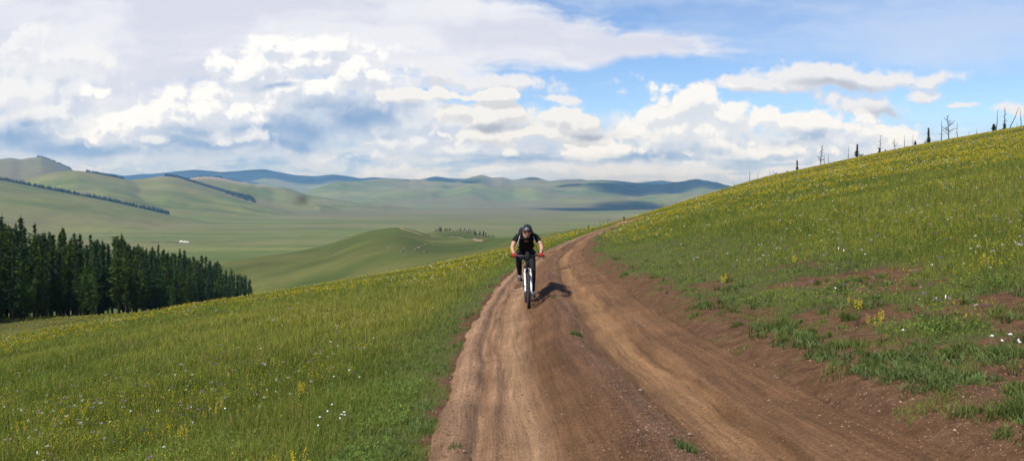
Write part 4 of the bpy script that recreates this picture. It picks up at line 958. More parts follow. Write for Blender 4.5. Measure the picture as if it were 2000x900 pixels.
def fence(p0, p1, lab, h=1.6):
    a = solve(*p0, H0, 8000, 800); b = solve(*p1, H0, 8000, 800); e = empty('corral_fence', a, 0, lab, 'fence')
    L = np.array(b)-np.array(a); n = 14; po = MB(); ra = MB()
    for i in range(n+1):
        q = L*i/n; po.box(q[0], q[1], q[2]+h/2, .3, .3, h+.4)
    for i in range(n):
        q0, q1 = L*i/n, L*(i+1)/n
        for z in (.5, .95, 1.4): ra.tube([q0+[0, 0, z], q1+[0, 0, z]], .16, 4)
    po.build('posts', wood_dk, e, False); ra.build('rails', wood_dk, e, False)
fence((325, 473.5), (350, 474.8), 'dark wooden corral rail left of the white felt tents')
fence((296, 474), (312, 474.4), 'faint short corral rail far left of the white felt tents')

# insect hovering close to the lens (out of focus)
ins_m = plain('insect_body', (.022, .016, .012), .5); wing_m = plain('insect_wing', (.10, .08, .06), .4)
px, py, D = 586, 390.5, .62
e = empty('flying_insect', ((px-1000)/F*D, D, (HOR-py)/F*D), .25, 'small dark flying insect, blurred, hovering against the far green hills', 'insect')
b_ = MB().ball((0, 0, 0), (.0020, .0013, .0012), 12, 8).ball((.0033, 0, -.0003), (.0024, .0010, .0010), 12, 8); b_.build('body', ins_m, e)
MB().ball((-.0026, 0, .0), (.0010, .0011, .0009), 12, 8).build('head', ins_m, e)
for s in (-1, 1):
    w = MB(); n = 10; th = np.linspace(0, 2*np.pi, n, endpoint=False); v_ = np.stack([.0015+.0030*np.cos(th)+.0005, s*(.0016+.0013*np.sin(th)), .0010+.0004*np.sin(th)], 1)
    w.add(np.concatenate([v_, v_+[0, 0, .00006]]), [tuple(range(n))[::-1], tuple(range(n, 2*n))]+[(i, (i+1) % n, n+(i+1) % n, n+i) for i in range(n)]); w.build('wing', wing_m, e)
for s in (-1, 1):
    for j in range(3): MB().tube([(-.0008+.0011*j, s*.0008, -.0006), (-.0012+.0014*j, s*.0019, -.0010), (-.0012+.0018*j, s*.0023, -.0024)], .00010, 4).build('leg', ins_m, e)

# plants one can single out
stem_m = plain('flower_stem', (.085, .13, .03), .8, .2); petal = {'white': plain('white_petals', (.75, .75, .68), .8, .1, var=.08), 'purple': plain('purple_petals', (.24, .12, .45), .8, .1), 'pink': plain('pink_petals', (.48, .16, .32), .8, .1), 'yellow': plain('yellow_petals', (.50, .38, .02), .8, .1, var=.2)}
def flower(px, py, kind, form, lab, h=.34, ct='flower'):
    """the flower head stands at this place in the meadow"""
    u = (px-1000)/F; v = (HOR-py)/F; r = np.geomspace(5, 120, 3000); g_ = H(u*r, r)+h; i = int(np.argmax(g_ > v*r)); D = r[i]; x = u*D; z = hz_(x, D)
    r_ = np.random.default_rng(int(px*7+py)); e = empty('wildflower', (x, D, z), r_.uniform(0, 6), lab, ct)
    st_ = MB(); hd = MB(); k = max(.7, min(1.1, D/18.))
    n = {'spike': 1, 'ball': 1, 'cluster': 7, 'spray': 5}[form]
    for q in range(n):
        hd = MB() if form in ('cluster', 'spray') or q == 0 else hd
        tx, ty = (0, 0) if n == 1 else r_.normal(0, .05 if form == 'spray' else .10, 2); hh = h*(1 if n == 1 else r_.uniform(.75, 1.05))
        st_.tube([(tx*.2, ty*.2, -.02), (tx*.6, ty*.6, hh*.5), (tx, ty, hh)], [.003*k, .0025*k, .002*k], 4)
        if form == 'spike': hd.ball((0, 0, hh-.01), (.009*k, .009*k, .028*k), 10, 8, fn=lambda V: V*(1+.18*np.sin(V[:, :1]*19+V[:, 2:3]*23)))
        elif form in ('ball', 'cluster'):
            for w in range(9 if form == 'ball' else 6): hd.ball(np.array([tx, ty, hh])+np.clip(r_.normal(0, .007*k, 3), -.010, .010)*[1, 1, .5], (.009*k, .009*k, .007*k), 6, 4)
        else:
            for w in range(16):
                a = r_.uniform(0, 1); hd.ball(np.array([tx, ty, hh-.09*w/16])+np.clip(r_.normal(0, .009, 3), -.012, .012), .0068*k, 5, 4)
        hd.build('flower_head', petal[kind], e)
    for q in range(5):
        a = r_.uniform(0, 6.28); L = r_.uniform(.06, .12); z0 = h*r_.uniform(.1, .6)
        st_.add([(0, 0, z0), (math.cos(a)*L*.5-.006*math.sin(a), math.sin(a)*L*.5+.006*math.cos(a), z0+.04), (math.cos(a)*L, math.sin(a)*L, z0+.03), (math.cos(a)*L*.5+.006*math.sin(a), math.sin(a)*L*.5-.006*math.cos(a), z0+.045)], [(0, 1, 2, 3)])
    st_.build('stem', stem_m, e)
flower(1847, 578, 'white', 'spike', 'white flower spike between two purple flowers on the right slope', .36)
flower(1804, 572, 'purple', 'ball', 'larger purple flower just left of a white spike on the right slope')
flower(1586, 549, 'purple', 'ball', 'small purple flower on the right slope above the bare bank')
flower(1647, 555, 'purple', 'ball', 'pale purple flower left of the large yellow sprays', .3)
flower(1705, 541, 'purple', 'ball', 'small dark purple flower high in the right meadow', .3)
flower(1635, 524, 'pink', 'ball', 'magenta pink flower on the right slope')
flower(1638, 484, 'white', 'spike', 'tall white spike, left one of a pair on the right slope', .42)
flower(1648, 488, 'white', 'spike', 'white spike, right one of a pair on the right slope', .38)
flower(1690, 496, 'white', 'ball', 'round white flower right of the pair of white spikes', .34)
flower(1632, 562, 'white', 'ball', 'round white flower in the grass left of a purple flower', .26)
flower(1764, 644, 'white', 'ball', 'white globe flower above the red-brown bare bank', .2)
flower(1983, 652, 'white', 'cluster', 'white flower cluster near the right edge of the picture', .3)
flower(1675, 575, 'yellow', 'spray', 'bright yellow flower cluster above the bare bank')
flower(1720, 600, 'yellow', 'spray', 'yellow flower spike right of the bright yellow cluster', .36)
flower(1412, 533, 'yellow', 'spray', 'yellow flower cluster in the grass near the road on the right')
flower(1553, 498, 'yellow', 'spray', 'yellow flower sprig high on the right meadow', .3)
flower(1930, 492, 'yellow', 'spray', 'bright yellow flower clump near the right edge', .36)
flower(655, 803, 'white', 'cluster', 'cluster of small white flowers low in the left meadow', .22)
flower(622, 830, 'white', 'ball', 'small white flower left of and below the white cluster', .2)
flower(440, 797, 'white', 'ball', 'single round white flower in the left meadow', .26)
flower(73, 882, 'white', 'spike', 'white spike in the bottom left corner', .34)
flower(342, 731, 'white', 'spike', 'single white spike in the middle of the left meadow', .32)
flower(320, 872, 'white', 'ball', 'small white flower near the bottom of the left meadow', .28)
flower(652, 735, 'white', 'ball', 'white flower, left of a loose row in the left meadow', .27)
flower(682, 722, 'white', 'ball', 'white flower, middle of a loose row in the left meadow', .27)
flower(702, 736, 'white', 'ball', 'white flower, right of a loose row in the left meadow', .27)
flower(165, 783, 'yellow', 'spray', 'tall yellow flower spike in the left meadow', .42)
flower(128, 795, 'yellow', 'spray', 'yellow flower spike left of the tallest one', .36)
flower(45, 822, 'yellow', 'spray', 'yellow flower spike near the left edge of the picture', .32)
flower(592, 745, 'yellow', 'spray', 'yellow flower spray left of the row of white flowers', .34)
flower(588, 882, 'yellow', 'spray', 'large yellow flower spray at the bottom of the left meadow', .32)
flower(533, 890, 'yellow', 'spray', 'yellow flower spray at the very bottom of the left meadow', .28)
flower(420, 780, 'yellow', 'spray', 'pale yellow sprig left of a round white flower', .3)
flower(346, 828, 'yellow', 'spray', 'yellow sprig beside a round white flower low in the left meadow', .32)

# grass tufts on the track itself
def tuft(px, py, r0, n, h, lab):
    q = solve(px, py, H0, 60, 4); x = q[0]+r0*np.clip(rng.normal(0, .8, n), -1.3, 1.3); y = q[1]+r0*1.2*np.clip(rng.normal(0, .8, n), -1.3, 1.3)
    zz = np.array([road_z(a, b) for a, b in zip(x, y)])-.005
    c = np.array([[.095, .145, .045]])*rng.uniform(.7, 1.3, (n, 1))
    v, f, sz, cc_ = blade_arrays(x-q[0], y-q[1], zz-zz.mean(), h*rng.uniform(.6, 1.2, n), np.full(n, .007), rng.uniform(.3, .8, n), c*.8, c*1.15)
    o = mesh_np('grass_tuft', v, f, sz, grass_mat, False, None, {'tint': cc_}); o.location = (q[0], q[1], zz.mean()); tag(o, lab, 'grass tuft')
tuft(1126, 669, .055, 120, .075, 'bright green grass tuft in the middle of the dirt road')
tuft(1080, 590, .05, 60, .05, 'faint green tuft just right of the bicycle wheel')
tuft(1340, 892, .05, 90, .07, 'green tuft on the road at the bottom edge of the picture')
tuft(887, 880, .04, 50, .05, 'thin green tuft on the left edge of the road')

# stones lying on the road
st_m = plain('road_stone', (.20, .15, .115), .9, .2, var=.3, scale=25.)
def stone_mesh(seed):
    def fn(V): return V*(1+.3*fbm(V[:, 0]*2+seed, V[:, 1]*2+V[:, 2], 3, seed))[:, None]
    return MB().ball((0, 0, 0), (1, .8, .55), 9, 6, fn=fn).build('stone', st_m, None, True, link=False)
sm_ = [stone_mesh(i) for i in range(5)]
for i in range(150):
    j = int(rng.integers(0, len(cc)*.5)); k = int(rng.choice([rng.integers(12, 22), rng.integers(50, 64), rng.integers(84, 100), rng.integers(10, 95)]))
    if SY[j, k] < 4.5: continue
    s = float(rng.uniform(.008, .018))*(1.6 if rng.uniform() < .1 else 1)
    o = bpy.data.objects.new('stone', sm_[i % 5]); COL.objects.link(o); o.location = (SX[j, k], SY[j, k], SZ[j, k]+s*.2); o.scale = (s, s, s); o.rotation_euler = (0, 0, float(rng.uniform(0, 6)))
    tag(o, 'small loose stone lying on the brown dirt track', 'stone', 'small loose stones on the track')
# ------------------------------------------------------------------ mountain bike and rider
_q = solve(1032.5, 602.5, H0, 60, 4); BX, BY = _q[0], _q[1]; print('rider at', BX, BY)
BZ = road_z(BX, BY)+.0; BZ2 = road_z(BX, BY+1.1)
PITCH = -math.atan2(BZ2-BZ, 1.1)*0+math.atan2(BZ2-BZ, 1.1)
BR = Euler((PITCH, math.radians(-.8), math.radians(1.5)))
black = plain('black_paint', (.012, .012, .013), .4, .5); rubber = plain('tyre_rubber', (.035, .030, .027), .9, .2, var=.3, scale=60.); whitep = plain('white_fork_paint', (.74, .74, .74), .3, .5, var=.03)
alu = plain('aluminium', (.45, .45, .46), .35, .5, 1.); dusty = plain('dusty_rubber', (.13, .095, .07), .95, .1, var=.3, scale=50.); redp = plain('red_paint', (.35, .03, .02), .5)
bag_m = plain('bag_fabric', (.016, .016, .018), .8, .2); glass_red = plain('red_lens', (.12, .012, .01), .12, .8); 
bike = empty('mountain_bike', (BX, BY, BZ), 0, 'mountain bike with white front fork and knobby tyre on the dirt road', 'bicycle'); bike.rotation_euler = BR
def wheel(y, name, white_rim=False):
    e = bpy.data.objects.new(name, None); COL.objects.link(e); e.parent = bike; e.location = (0, y, .345)
    def torus(R, r, n, m, fn=None):
        V = []; 
        for i in range(n):
            a = 2*math.pi*i/n
            for j in range(m):
                b = 2*math.pi*j/m; rr = r*(1+(fn(i, j) if fn else 0)); V.append((rr*math.sin(b), (R+rr*math.cos(b))*math.cos(a), (R+rr*math.cos(b))*math.sin(a)))
        f = [(i*m+j, ((i+1) % n)*m+j, ((i+1) % n)*m+(j+1) % m, i*m+(j+1) % m) for i in range(n) for j in range(m)]
        return V, f
    m_ = MB(); m_.add(*torus(.317, .0285, 108, 14, lambda i, j: .16 if (j in (0, 1, 13, 2, 12) and (i+(j % 2)) % 3 == 0) else 0)); m_.build('tyre', rubber, e)
    m_ = MB(); m_.add(*torus(.285, .012, 60, 8)); m_.build('rim', black, e)
    m_ = MB(); m_.tube([(-.05, 0, 0), (.05, 0, 0)], .02, 10)
    m_.build('hub', alu, e)
    m_ = MB()
    for i in range(28):
        a = 2*math.pi*i/28; s = .03 if i % 2 else -.03; m_.tube([(s, .018*math.cos(a+.5), .018*math.sin(a+.5)), (0, .28*math.cos(a), .28*math.sin(a))], .0012, 3)
    m_.build('spokes', alu, e)
    m_ = MB(); V = [(-.052+t, .08*math.cos(a), .08*math.sin(a)) for t in (0, .002) for a in np.arange(24)*2*np.pi/24]; m_.add(V, [tuple(range(24))[::-1], tuple(range(24, 48))]+[(i, (i+1) % 24, 24+(i+1) % 24, 24+i) for i in range(24)]); m_.build('brake_disc', alu, e)
wheel(0, 'wheel'); wheel(1.12, 'wheel')
# fork: thick white lower legs with an arch, slim stanchions, crown
fk = bpy.data.objects.new('fork', None); COL.objects.link(fk); fk.parent = bike
def ax_(s, t): return np.array([s*.058, -.03+.24*t+.0, .345+.52*t])     # along the steering axis
for s in (-1, 1):
    MB().tube([ax_(s, -.05)+[0, .01, 0], ax_(s, 0), ax_(s, .15), ax_(s, .62), ax_(s, .66)], [.014, .019, .021, .022, .024], 12).build('fork_leg', whitep, fk)
    MB().tube([ax_(s, .60), ax_(s, .84)], .016, 10).build('stanchion', alu, fk)
MB().tube([ax_(-1, .64)+[0, -.02, 0], ax_(-.9, .76)+[0, -.02, .005], ax_(0, .80)+[0, -.02, .01], ax_(.9, .76)+[0, -.02, .005], ax_(1, .64)+[0, -.02, 0]], [.013, .014, .015, .014, .013], 8).build('fork_arch', whitep, fk)
MB().tube([ax_(-1.15, .86), ax_(0, .90), ax_(1.15, .86)], [.024, .030, .024], 8).build('fork_crown', black, fk)
MB().box(-.072, .01, .40, .03, .05, .08).build('brake_caliper', black, fk)
HT0, HT1 = np.array([0, .165, .80]), np.array([0, .215, .965]); BBp = np.array([0, .68, .335]); ST = np.array([0, .86, .80])
fr = MB(); fr.tube([HT0, HT1], .027, 10).tube([HT1*.9+HT0*.1, ST-[0, .01, .08]], [.022, .017], 10).tube([HT0*.8+HT1*.2, BBp], [.027, .025], 10).tube([BBp, ST], [.018, .017], 10)
for s in (-1, 1): fr.tube([BBp+[s*.035, .03, 0], np.array([s*.065, .9, .34]), np.array([s*.065, 1.12, .345])], .010, 6).tube([ST-[0, 0, .10]+[s*.02, 0, 0], np.array([s*.06, 1.12, .345])], .009, 6)
fr.tube([BBp-[.045, 0, 0], BBp+[.045, 0, 0]], .022, 10); fr.build('frame', black, bike)
MB().tube([ST, ST+np.array([0, .045, .14])], .014, 8).build('seat_post', black, bike)
MB().ball((0, .90, .965), (.07, .13, .03), 14, 8, fn=lambda V: V*np.stack([np.where(V[:, 1] > 0, 1., .45+.55*(1+V[:, 1])), 1+0*V[:, 0], 1+0*V[:, 0]], 1)).build('saddle', black, bike)
hb = MB(); hb.tube([(-.33, .235, 1.00), (-.2, .215, 1.01), (-.09, .18, 1.005), (0, .165, .99), (.09, .18, 1.005), (.2, .215, 1.01), (.33, .235, 1.00)], .0155, 10); hbo = hb.build('handlebar', black, bike)
for s in (-1, 1):
    MB().tube([(s*.215, .217, 1.009), (s*.325, .234, 1.0)], .019, 10).build('grip', rubber, hbo)
    MB().tube([(s*.19, .205, 1.0), (s*.22, .17, .985), (s*.30, .165, .965), (s*.345, .18, .955)], [.010, .009, .007, .006], 6).build('brake_lever', black, hbo)
MB().tube([HT1+[0, 0, .01], (0, .17, .99)], .022, 8).build('stem', black, bike)
MB().ball((0, .13, 1.00), (.055, .05, .075), 14, 10, fn=lambda V: np.sign(V)*np.abs(V)**.75).build('handlebar_bag', bag_m, bike)
MB().tube([(-.035, .10, 1.075), (.035, .10, 1.075)], .014, 8).build('light_mount', black, bike)
for i, s in enumerate((-1, 1)):
    a = np.array([s*.1, .165, 1.0]); MB().tube([a, a+[-s*.01, -.06, -.03], np.array([s*.03, .10, .86]), np.array([s*.045, .13, .70])], .004, 5).build('cable', black, bike)
cr = MB(); cr.tube([BBp+[-.055, 0, 0], BBp+[-.075, -.02, .165]], [.013, .010], 8).tube([BBp+[.055, 0, 0], BBp+[.075, .02, -.165]], [.013, .010], 8)
a24 = np.arange(24)*2*np.pi/24; V = [(-.05+t, .68+.085*math.cos(a), .335+.085*math.sin(a)) for t in (0, .004) for a in a24]; cr.add(V, [tuple(range(24))[::-1], tuple(range(24, 48))]+[(i, (i+1) % 24, 24+(i+1) % 24, 24+i) for i in range(24)]); cro = cr.build('crank', alu, bike)
MB().box(-.125, .66, .50, .09, .09, .018).build('pedal', black, cro); MB().box(.125, .70, .17, .09, .09, .018).build('pedal', black, cro)

skin = plain('skin', (.46, .25, .17), .6, .3, var=.08); shirt_m = plain('black_jersey', (.011, .011, .013), .85, .2, var=.3); pants_m = plain('black_tights', (.013, .013, .015), .8, .2, var=.3)
glove_r = plain('red_glove', (.42, .025, .02), .7, .2); glove_w = plain('glove_cuff', (.55, .55, .55), .7); shoe_m = plain('grey_shoe', (.05, .046, .046), .7); grey_p = plain('reflective_piping', (.60, .60, .62), .5, .4, var=.03)
hair_m = plain('grey_stubble', (.30, .26, .23), .9)
person = empty('person', (BX, BY, BZ), 0, 'man in black cycling clothes, black helmet and red gloves riding the mountain bike', 'person'); person.rotation_euler = BR
def skin_obj(name, vs, es, rs, m_, parent, sub=2, root=0):
    me = bpy.data.meshes.new(name); me.from_pydata([tuple(v) for v in vs], es, []); me.update(); o = bpy.data.objects.new(name, me); COL.objects.link(o); o.parent = parent
    sk = o.modifiers.new('skin', 'SKIN'); sk.use_smooth_shade = True; sk.branch_smoothing = .6
    if not me.skin_vertices: me.attributes.new
    for i, d in enumerate(me.skin_vertices[0].data):
        r = rs[i]; d.radius = (r, r) if np.isscalar(r) else r; d.use_root = (i == root)
    ss_ = o.modifiers.new('subdivision', 'SUBSURF'); ss_.levels = sub; ss_.render_levels = sub
    bpy.context.view_layer.update()
    dg = bpy.context.evaluated_depsgraph_get(); ev = o.evaluated_get(dg); m2 = bpy.data.meshes.new_from_object(ev); o.modifiers.clear(); o.data = m2
    m2.materials.clear(); m2.materials.append(m_)
    for p in m2.polygons: p.use_smooth = True
    return o
def skin_setup(me): pass
hip = (0, .87, 1.06); waist = (0, .76, 1.17); chest = (0, .61, 1.305); upper = (0, .54, 1.39); neck0 = (0, .49, 1.43); neck = (.005, .42, 1.465); headc = (.01, .345, 1.475)
RS, RE, RH = (-.180, .54, 1.375), (-.290, .42, 1.17), (-.262, .25, 1.055)
LS, LE, LH = (.180, .54, 1.375), (.295, .42, 1.17), (.265, .25, 1.055)
RHp, RK, RA, RF = (-.095, .87, 1.0), (-.165, .45, .93), (-.135, .74, .585), (-.135, .60, .525)
LHp, LK, LA, LF = (.095, .87, 1.0), (.115, .60, .665), (.125, .76, .255), (.125, .62, .20)
def mid(a, b, t, o=(0, 0, 0)): return tuple(a[i]*(1-t)+b[i]*t+o[i] for i in range(3))
class SK:
    def __init__(s): s.v = []; s.e = []; s.r = []
    def a(s, p, r, par=None):
        s.v.append(p); s.r.append(r)
        if par is not None: s.e.append((par, len(s.v)-1))
        return len(s.v)-1
B_ = SK(); h0 = B_.a(hip, (.13, .11)); w0 = B_.a(waist, (.12, .10), h0); c0_ = B_.a(chest, (.14, .11), w0); u0 = B_.a(upper, (.11, .09), c0_); n0 = B_.a(neck0, .062, u0); n1_ = B_.a(neck, .056, n0); n2_ = B_.a((.01, .37, 1.475), .055, n1_)
for S_, E_, H_, sg in ((RS, RE, RH, -1), (LS, LE, LH, 1)):
    a = B_.a(mid(upper, S_, .55), .07, u0); b = B_.a(S_, .058, a); c = B_.a(mid(S_, E_, .5, (sg*.012, 0, 0)), .050, b); d = B_.a(E_, .041, c); e_ = B_.a(mid(E_, H_, .35, (sg*.008, 0, 0)), .041, d); f_ = B_.a(mid(E_, H_, .92), .026, e_)
    w = B_.a((H_[0], H_[1]-.012, H_[2]-.008), .030, f_)
for Hp, Kn, An, Ft, sg in ((RHp, RK, RA, RF, -1), (LHp, LK, LA, LF, 1)):
    a = B_.a(Hp, .085, h0); b = B_.a(mid(Hp, Kn, .45), .078, a); c = B_.a(Kn, .054, b); d = B_.a(mid(Kn, An, .35, (0, .02, 0)), .052, c); e_ = B_.a(An, .034, d); B_.a(mid(An, Ft, .6), .032, e_)
body = skin_obj('body', B_.v, B_.e, B_.r, skin, person)
# head: one mesh with brow, nose, cheeks, chin, ears and mouth, tilted forwards a little
def face(V):
    V = V.copy(); x, y, z = V[:, 0].copy(), V[:, 1].copy(), V[:, 2].copy(); f = np.clip(-y, 0, 1)
    low = np.clip(-z-.1, 0, 1); V[:, 0] *= 1-.30*low; V[:, 1] = y*(1-.12*low)-.16*low*f
    V[:, 1] -= .24*np.exp(-(x/.16)**2-((z+.12)/.16)**2)*(y < 0)                   # nose
    V[:, 1] -= .07*np.exp(-((np.abs(x)-.42)/.25)**2-((z+.16)/.2)**2)*(y < 0)      # cheeks
    V[:, 1] += .10*np.exp(-((np.abs(x)-.36)/.16)**2-((z-.10)/.12)**2)*(y < 0)     # eye sockets
    V[:, 1] += .07*np.exp(-(x/.34)**2-((z+.47)/.055)**2)*(y < 0)                  # mouth line
    V[:, 1] -= .07*np.exp(-(x/.3)**2-((z+.80)/.16)**2)*(y < 0)                    # chin
    return V
hd = MB().ball((0, 0, 0), (.075, .095, .118), 40, 30, fn=face)
head = hd.build('head', skin, person); head.location = headc; head.rotation_euler = (math.radians(6), 0, math.radians(2))
for s in (-1, 1): MB().ball((s*.077, .012, -.008), (.012, .02, .032), 10, 8).build('ear', skin, head)
MB().tube([(-.024, -.094, -.060), (0, -.104, -.064), (.024, -.094, -.060)], [.002, .004, .002], 6).build('mouth', plain('lips', (.33, .11, .09), .5), head)
for s in (-1, 1): MB().ball((s*.029, -.078, .012), .012, 10, 8).build('eye', plain('eye_white', (.6, .6, .6), .2), head)
br = MB()   # grey stubble on the jaw
v_ = []; 
def jaw(V): V = face(V); return V
def beardcut():
    m = MB(); m.ball((0, 0, 0), (.0765, .0968, .1195), 40, 30, fn=face); V = np.concatenate(m.v); keep = []
    for f in m.f:
        c = V[list(f)].mean(0)
        if c[2] < -.052 and c[1] < .03 and not (abs(c[0]) < .026 and -.075 < c[2] < -.05 and c[1] < -.06): keep.append(f)
    m.f = keep; return m
beardcut().build('stubble', hair_m, head)
# sunglasses: wrapped lens with arms
gl = MB(); n = 17; th = np.linspace(-1.15, 1.15, n); up = []; dn = []
for t in th:
    cut = .010*math.exp(-(t/.16)**2)
    for L_, zz in ((up, .028), (dn, -.012+cut*1.6-.004*abs(t))): L_.append((.079*math.sin(t), -.104*math.cos(t)+.004, zz))
V = np.array(up+dn); V2 = V*[1.04, 1.04, 1]; gl.add(np.concatenate([V, V2]), [(i, i+1, n+i+1, n+i) for i in range(n-1)]+[(2*n+i, 3*n+i, 3*n+i+1, 2*n+i+1) for i in range(n-1)]+[(i, 2*n+i, 2*n+i+1, i+1) for i in range(n-1)]+[(n+i, n+i+1, 3*n+i+1, 3*n+i) for i in range(n-1)])
gl.tube([(.074, -.04, .014), (.080, .02, .010)], .003, 6).tube([(-.074, -.04, .014), (-.080, .02, .010)], .003, 6)
gl.build('sunglasses', glass_red, head)
# helmet: vented shell with a short visor, strap below the chin
helmet_m, T, B = mat('helmet_shell', .35, .5); ob = T.node('ShaderNodeTexCoord').outputs['Object']
T.put(B.inputs[0], (.018, .019, .021))
he = MB(); V = []; n, m = 48, 20
for j in range(m+1):
    q = j/m; ph = q*math.radians(98)
    for i in range(n):
        a = 2*math.pi*i/n; x, y, z = math.sin(ph)*math.cos(a), math.sin(ph)*math.sin(a), math.cos(ph)
        vent = .13*max(0, math.sin(x*13+math.copysign(.6, x)))**3*smooth(0, .25, q)*smooth(.85, .6, q); fr_ = 1-float(vent)
        rim = .05*float(smooth(.8, 1., q)); V.append((x*.102*(fr_+rim*.4), y*.135*(fr_+rim*.3)+.008, z*.105*fr_-.002*(q > .95)+(.010*math.sin(a)*-1 if q > .85 else 0)))
f = [(j*n+i, j*n+(i+1) % n, (j+1)*n+(i+1) % n, (j+1)*n+i) for j in range(m) for i in range(n)]
he.add(V, f); hel = he.build('helmet', helmet_m, person); hel.location = (headc[0], headc[1]+.008, headc[2]+.042); hel.rotation_euler = (math.radians(5), 0, math.radians(2))
MB().add([(x*.1*math.cos(.0), -.118-.028*math.cos(x*1.45)-.01*k, .006-.012*k+.012*math.cos(x*1.4)) for k in (0, 1) for x in np.linspace(-.85, .85, 11)], [(i, i+1, 12+i, 11+i) for i in range(10)]).build('visor', black, hel)
for dx, w_, h_ in ((-.022, .004, .012), (-.012, .008, .011), (-.001, .003, .012), (.010, .010, .011), (.021, .006, .012)):
    MB().box(dx, -.137, .018, w_, .004, h_).build('helmet_mark', grey_p, hel)
MB().tube([(-.085, -.02, -.01), (-.065, -.045, -.09), (0, -.055, -.160), (.065, -.045, -.09), (.085, -.02, -.01)], .0035, 5).build('chin_strap', black, hel)
# jersey (torso and short sleeves), tights, shoes, gloves
S_ = SK(); h0 = S_.a((0, .86, 1.04), (.165, .13)); w0 = S_.a(waist, (.168, .13), h0); c0_ = S_.a(chest, (.175, .125), w0); u0 = S_.a((0, .54, 1.385), (.122, .08), c0_); S_.a((0, .50, 1.42), (.070, .062), u0)
for SS_, E_ in ((RS, RE), (LS, LE)):
    sg = np.sign(SS_[0]); a = S_.a(mid(upper, SS_, .55), .085, u0); b = S_.a(SS_, .072, a); c = S_.a(mid(SS_, E_, .35, (sg*.012, 0, 0)), .064, b); S_.a(mid(SS_, E_, .60, (sg*.014, 0, 0)), .062, c)
skin_obj('jersey', S_.v, S_.e, S_.r, shirt_m, person)
for SS_, E_ in ((RS, RE), (LS, LE)):
    sg = np.sign(SS_[0])
    MB().tube([(SS_[0]-sg*.045, SS_[1]-.085, SS_[2]+.02), (SS_[0]-sg*.028, SS_[1]-.095, SS_[2]-.05), (SS_[0]+sg*.000, SS_[1]-.105, SS_[2]-.115), (SS_[0]+sg*.012, SS_[1]-.105, SS_[2]-.15)], .0055, 6).build('sleeve_piping', grey_p, person)
P_ = SK(); h0 = P_.a((0, .90, 1.05), (.12, .12))
for Hp, Kn, An in ((RHp, RK, RA), (LHp, LK, LA)):
    a = P_.a(Hp, .10, h0); b = P_.a(mid(Hp, Kn, .45), .092, a); c = P_.a(Kn, .068, b); d = P_.a(mid(Kn, An, .35, (0, .018, 0)), .064, c); e_ = P_.a(mid(Kn, An, .75), .050, d); P_.a(mid(Kn, An, .98), .044, e_)
skin_obj('tights', P_.v, P_.e, P_.r, pants_m, person)
for An, Ft, nm in ((RA, RF, 'shoe'), (LA, LF, 'shoe')):
    sh = MB().ball((0, 0, 0), (.048, .145, .045), 18, 12, fn=lambda V: np.stack([V[:, 0]*(1-.18*(V[:, 1] > 0)*V[:, 1]), V[:, 1], np.where(V[:, 2] < 0, V[:, 2]*.75, V[:, 2]*(1+.55*np.clip(V[:, 1], 0, 1)))], 1)).ball((0, .075, .045), (.042, .05, .05), 12, 8)
    o = sh.build(nm, shoe_m, person); o.location = ((An[0]+Ft[0])/2, (An[1]+Ft[1])/2+.0, (An[2]+Ft[2])/2-.0); o.rotation_euler = (math.radians(14), 0, 0)
    so_ = MB().box(0, .0, -.036, .085, .27, .016).build('sole', black, o); 
    MB().box(0, -.055, .028, .07, .02, .022).build('shoe_strap', grey_p, o)
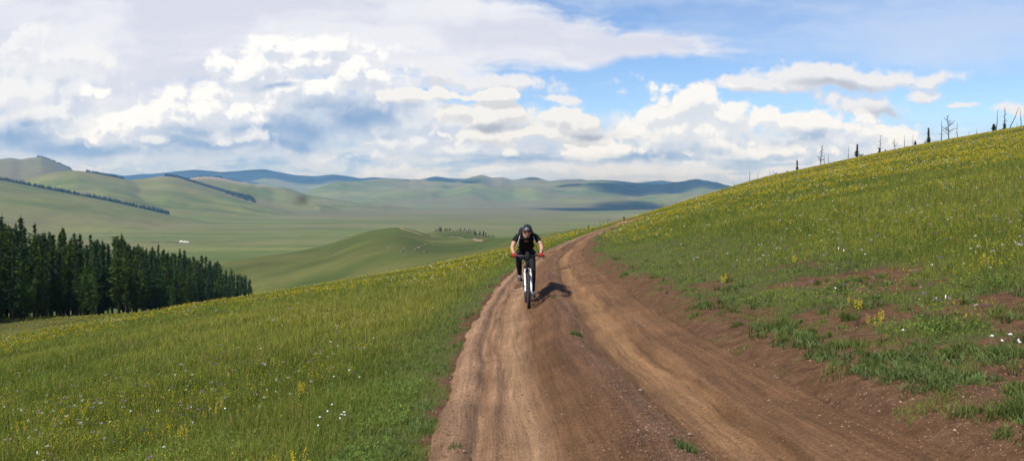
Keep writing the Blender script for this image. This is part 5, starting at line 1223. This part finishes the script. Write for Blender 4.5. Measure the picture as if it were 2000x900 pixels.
for H_, sg in ((RH, -1), (LH, 1)):
    # palm resting on the grip, four fingers wrapped round it, thumb hooked below
    G = SK(); w = G.a((H_[0]+sg*.002, H_[1]+.02, H_[2]-.002), (.030, .022)); p = G.a((H_[0], H_[1]-.012, H_[2]-.012), (.040, .020), w); g0 = G.a((H_[0], H_[1]-.032, H_[2]-.020), (.042, .018), p)
    gl_ = skin_obj('glove', G.v, G.e, G.r, glove_r, person, 2)
    for i in range(4):
        x = H_[0]+sg*(-.030+.020*i); L = (.95, 1.05, 1., .8)[i]
        Fg = SK(); a = Fg.a((x, H_[1]-.020, H_[2]-.018), .0095); b = Fg.a((x, H_[1]-.050*L, H_[2]-.022), .010, a); c = Fg.a((x, H_[1]-.062*L, H_[2]-.050), .0095, b); d = Fg.a((x, H_[1]-.040, H_[2]-.072*L), .0085, c); Fg.a((x, H_[1]-.022, H_[2]-.070*L), .007, d)
        skin_obj('finger', Fg.v, Fg.e, Fg.r, glove_r, gl_, 1)
    Th = SK(); a = Th.a((H_[0]-sg*.030, H_[1]+.005, H_[2]-.015), .013); b = Th.a((H_[0]-sg*.050, H_[1]-.005, H_[2]-.040), .011, a); Th.a((H_[0]-sg*.046, H_[1]-.020, H_[2]-.066), .009, b); skin_obj('thumb', Th.v, Th.e, Th.r, glove_r, gl_, 1)
    MB().box(H_[0], H_[1]-.012, H_[2]+.012, .03, .02, .008).build('glove_mark', glove_w, gl_)
q = mid(LE, LH, .80); q2 = mid(LE, LH, .70); MB().tube([q2, q], .034, 14).build('wristwatch', plain('watch_band', (.16, .16, .17), .4, .5), person)
# backpack
bp = empty('backpack', (BX, BY, BZ), 0, "black backpack worn on the rider's back with straps over both shoulders", 'backpack'); bp.rotation_euler = BR
Rb = Euler((math.radians(-38), 0, 0))
o = MB().ball((0, 0, 0), (.155, .10, .24), 20, 14, fn=lambda V: np.sign(V)*np.abs(V)**.62).build('pack', bag_m, bp); o.location = (0, .80, 1.42); o.rotation_euler = Euler((math.radians(-42), 0, 0)); o.location = (0, .79, 1.355)
for s in (-1, 1):
    MB().tube([(s*.10, .66, 1.485), (s*.115, .52, 1.480), (s*.118, .44, 1.395), (s*.12, .46, 1.285), (s*.145, .60, 1.175), (s*.16, .72, 1.155)], [.018, .019, .019, .017, .012, .010], 8).build('strap', bag_m, bp)
MB().tube([(-.118, .435, 1.340), (0, .415, 1.335), (.118, .435, 1.340)], .009, 6).build('chest_strap', bag_m, bp)
MB().box(0, .403, 1.38, .035, .012, .022).build('buckle', grey_p, bp)
MB().tube([(.15, .58, 1.205), (.20, .56, 1.155), (.235, .55, 1.075), (.24, .55, 1.035)], .006, 6).build('strap_end', bag_m, bp)
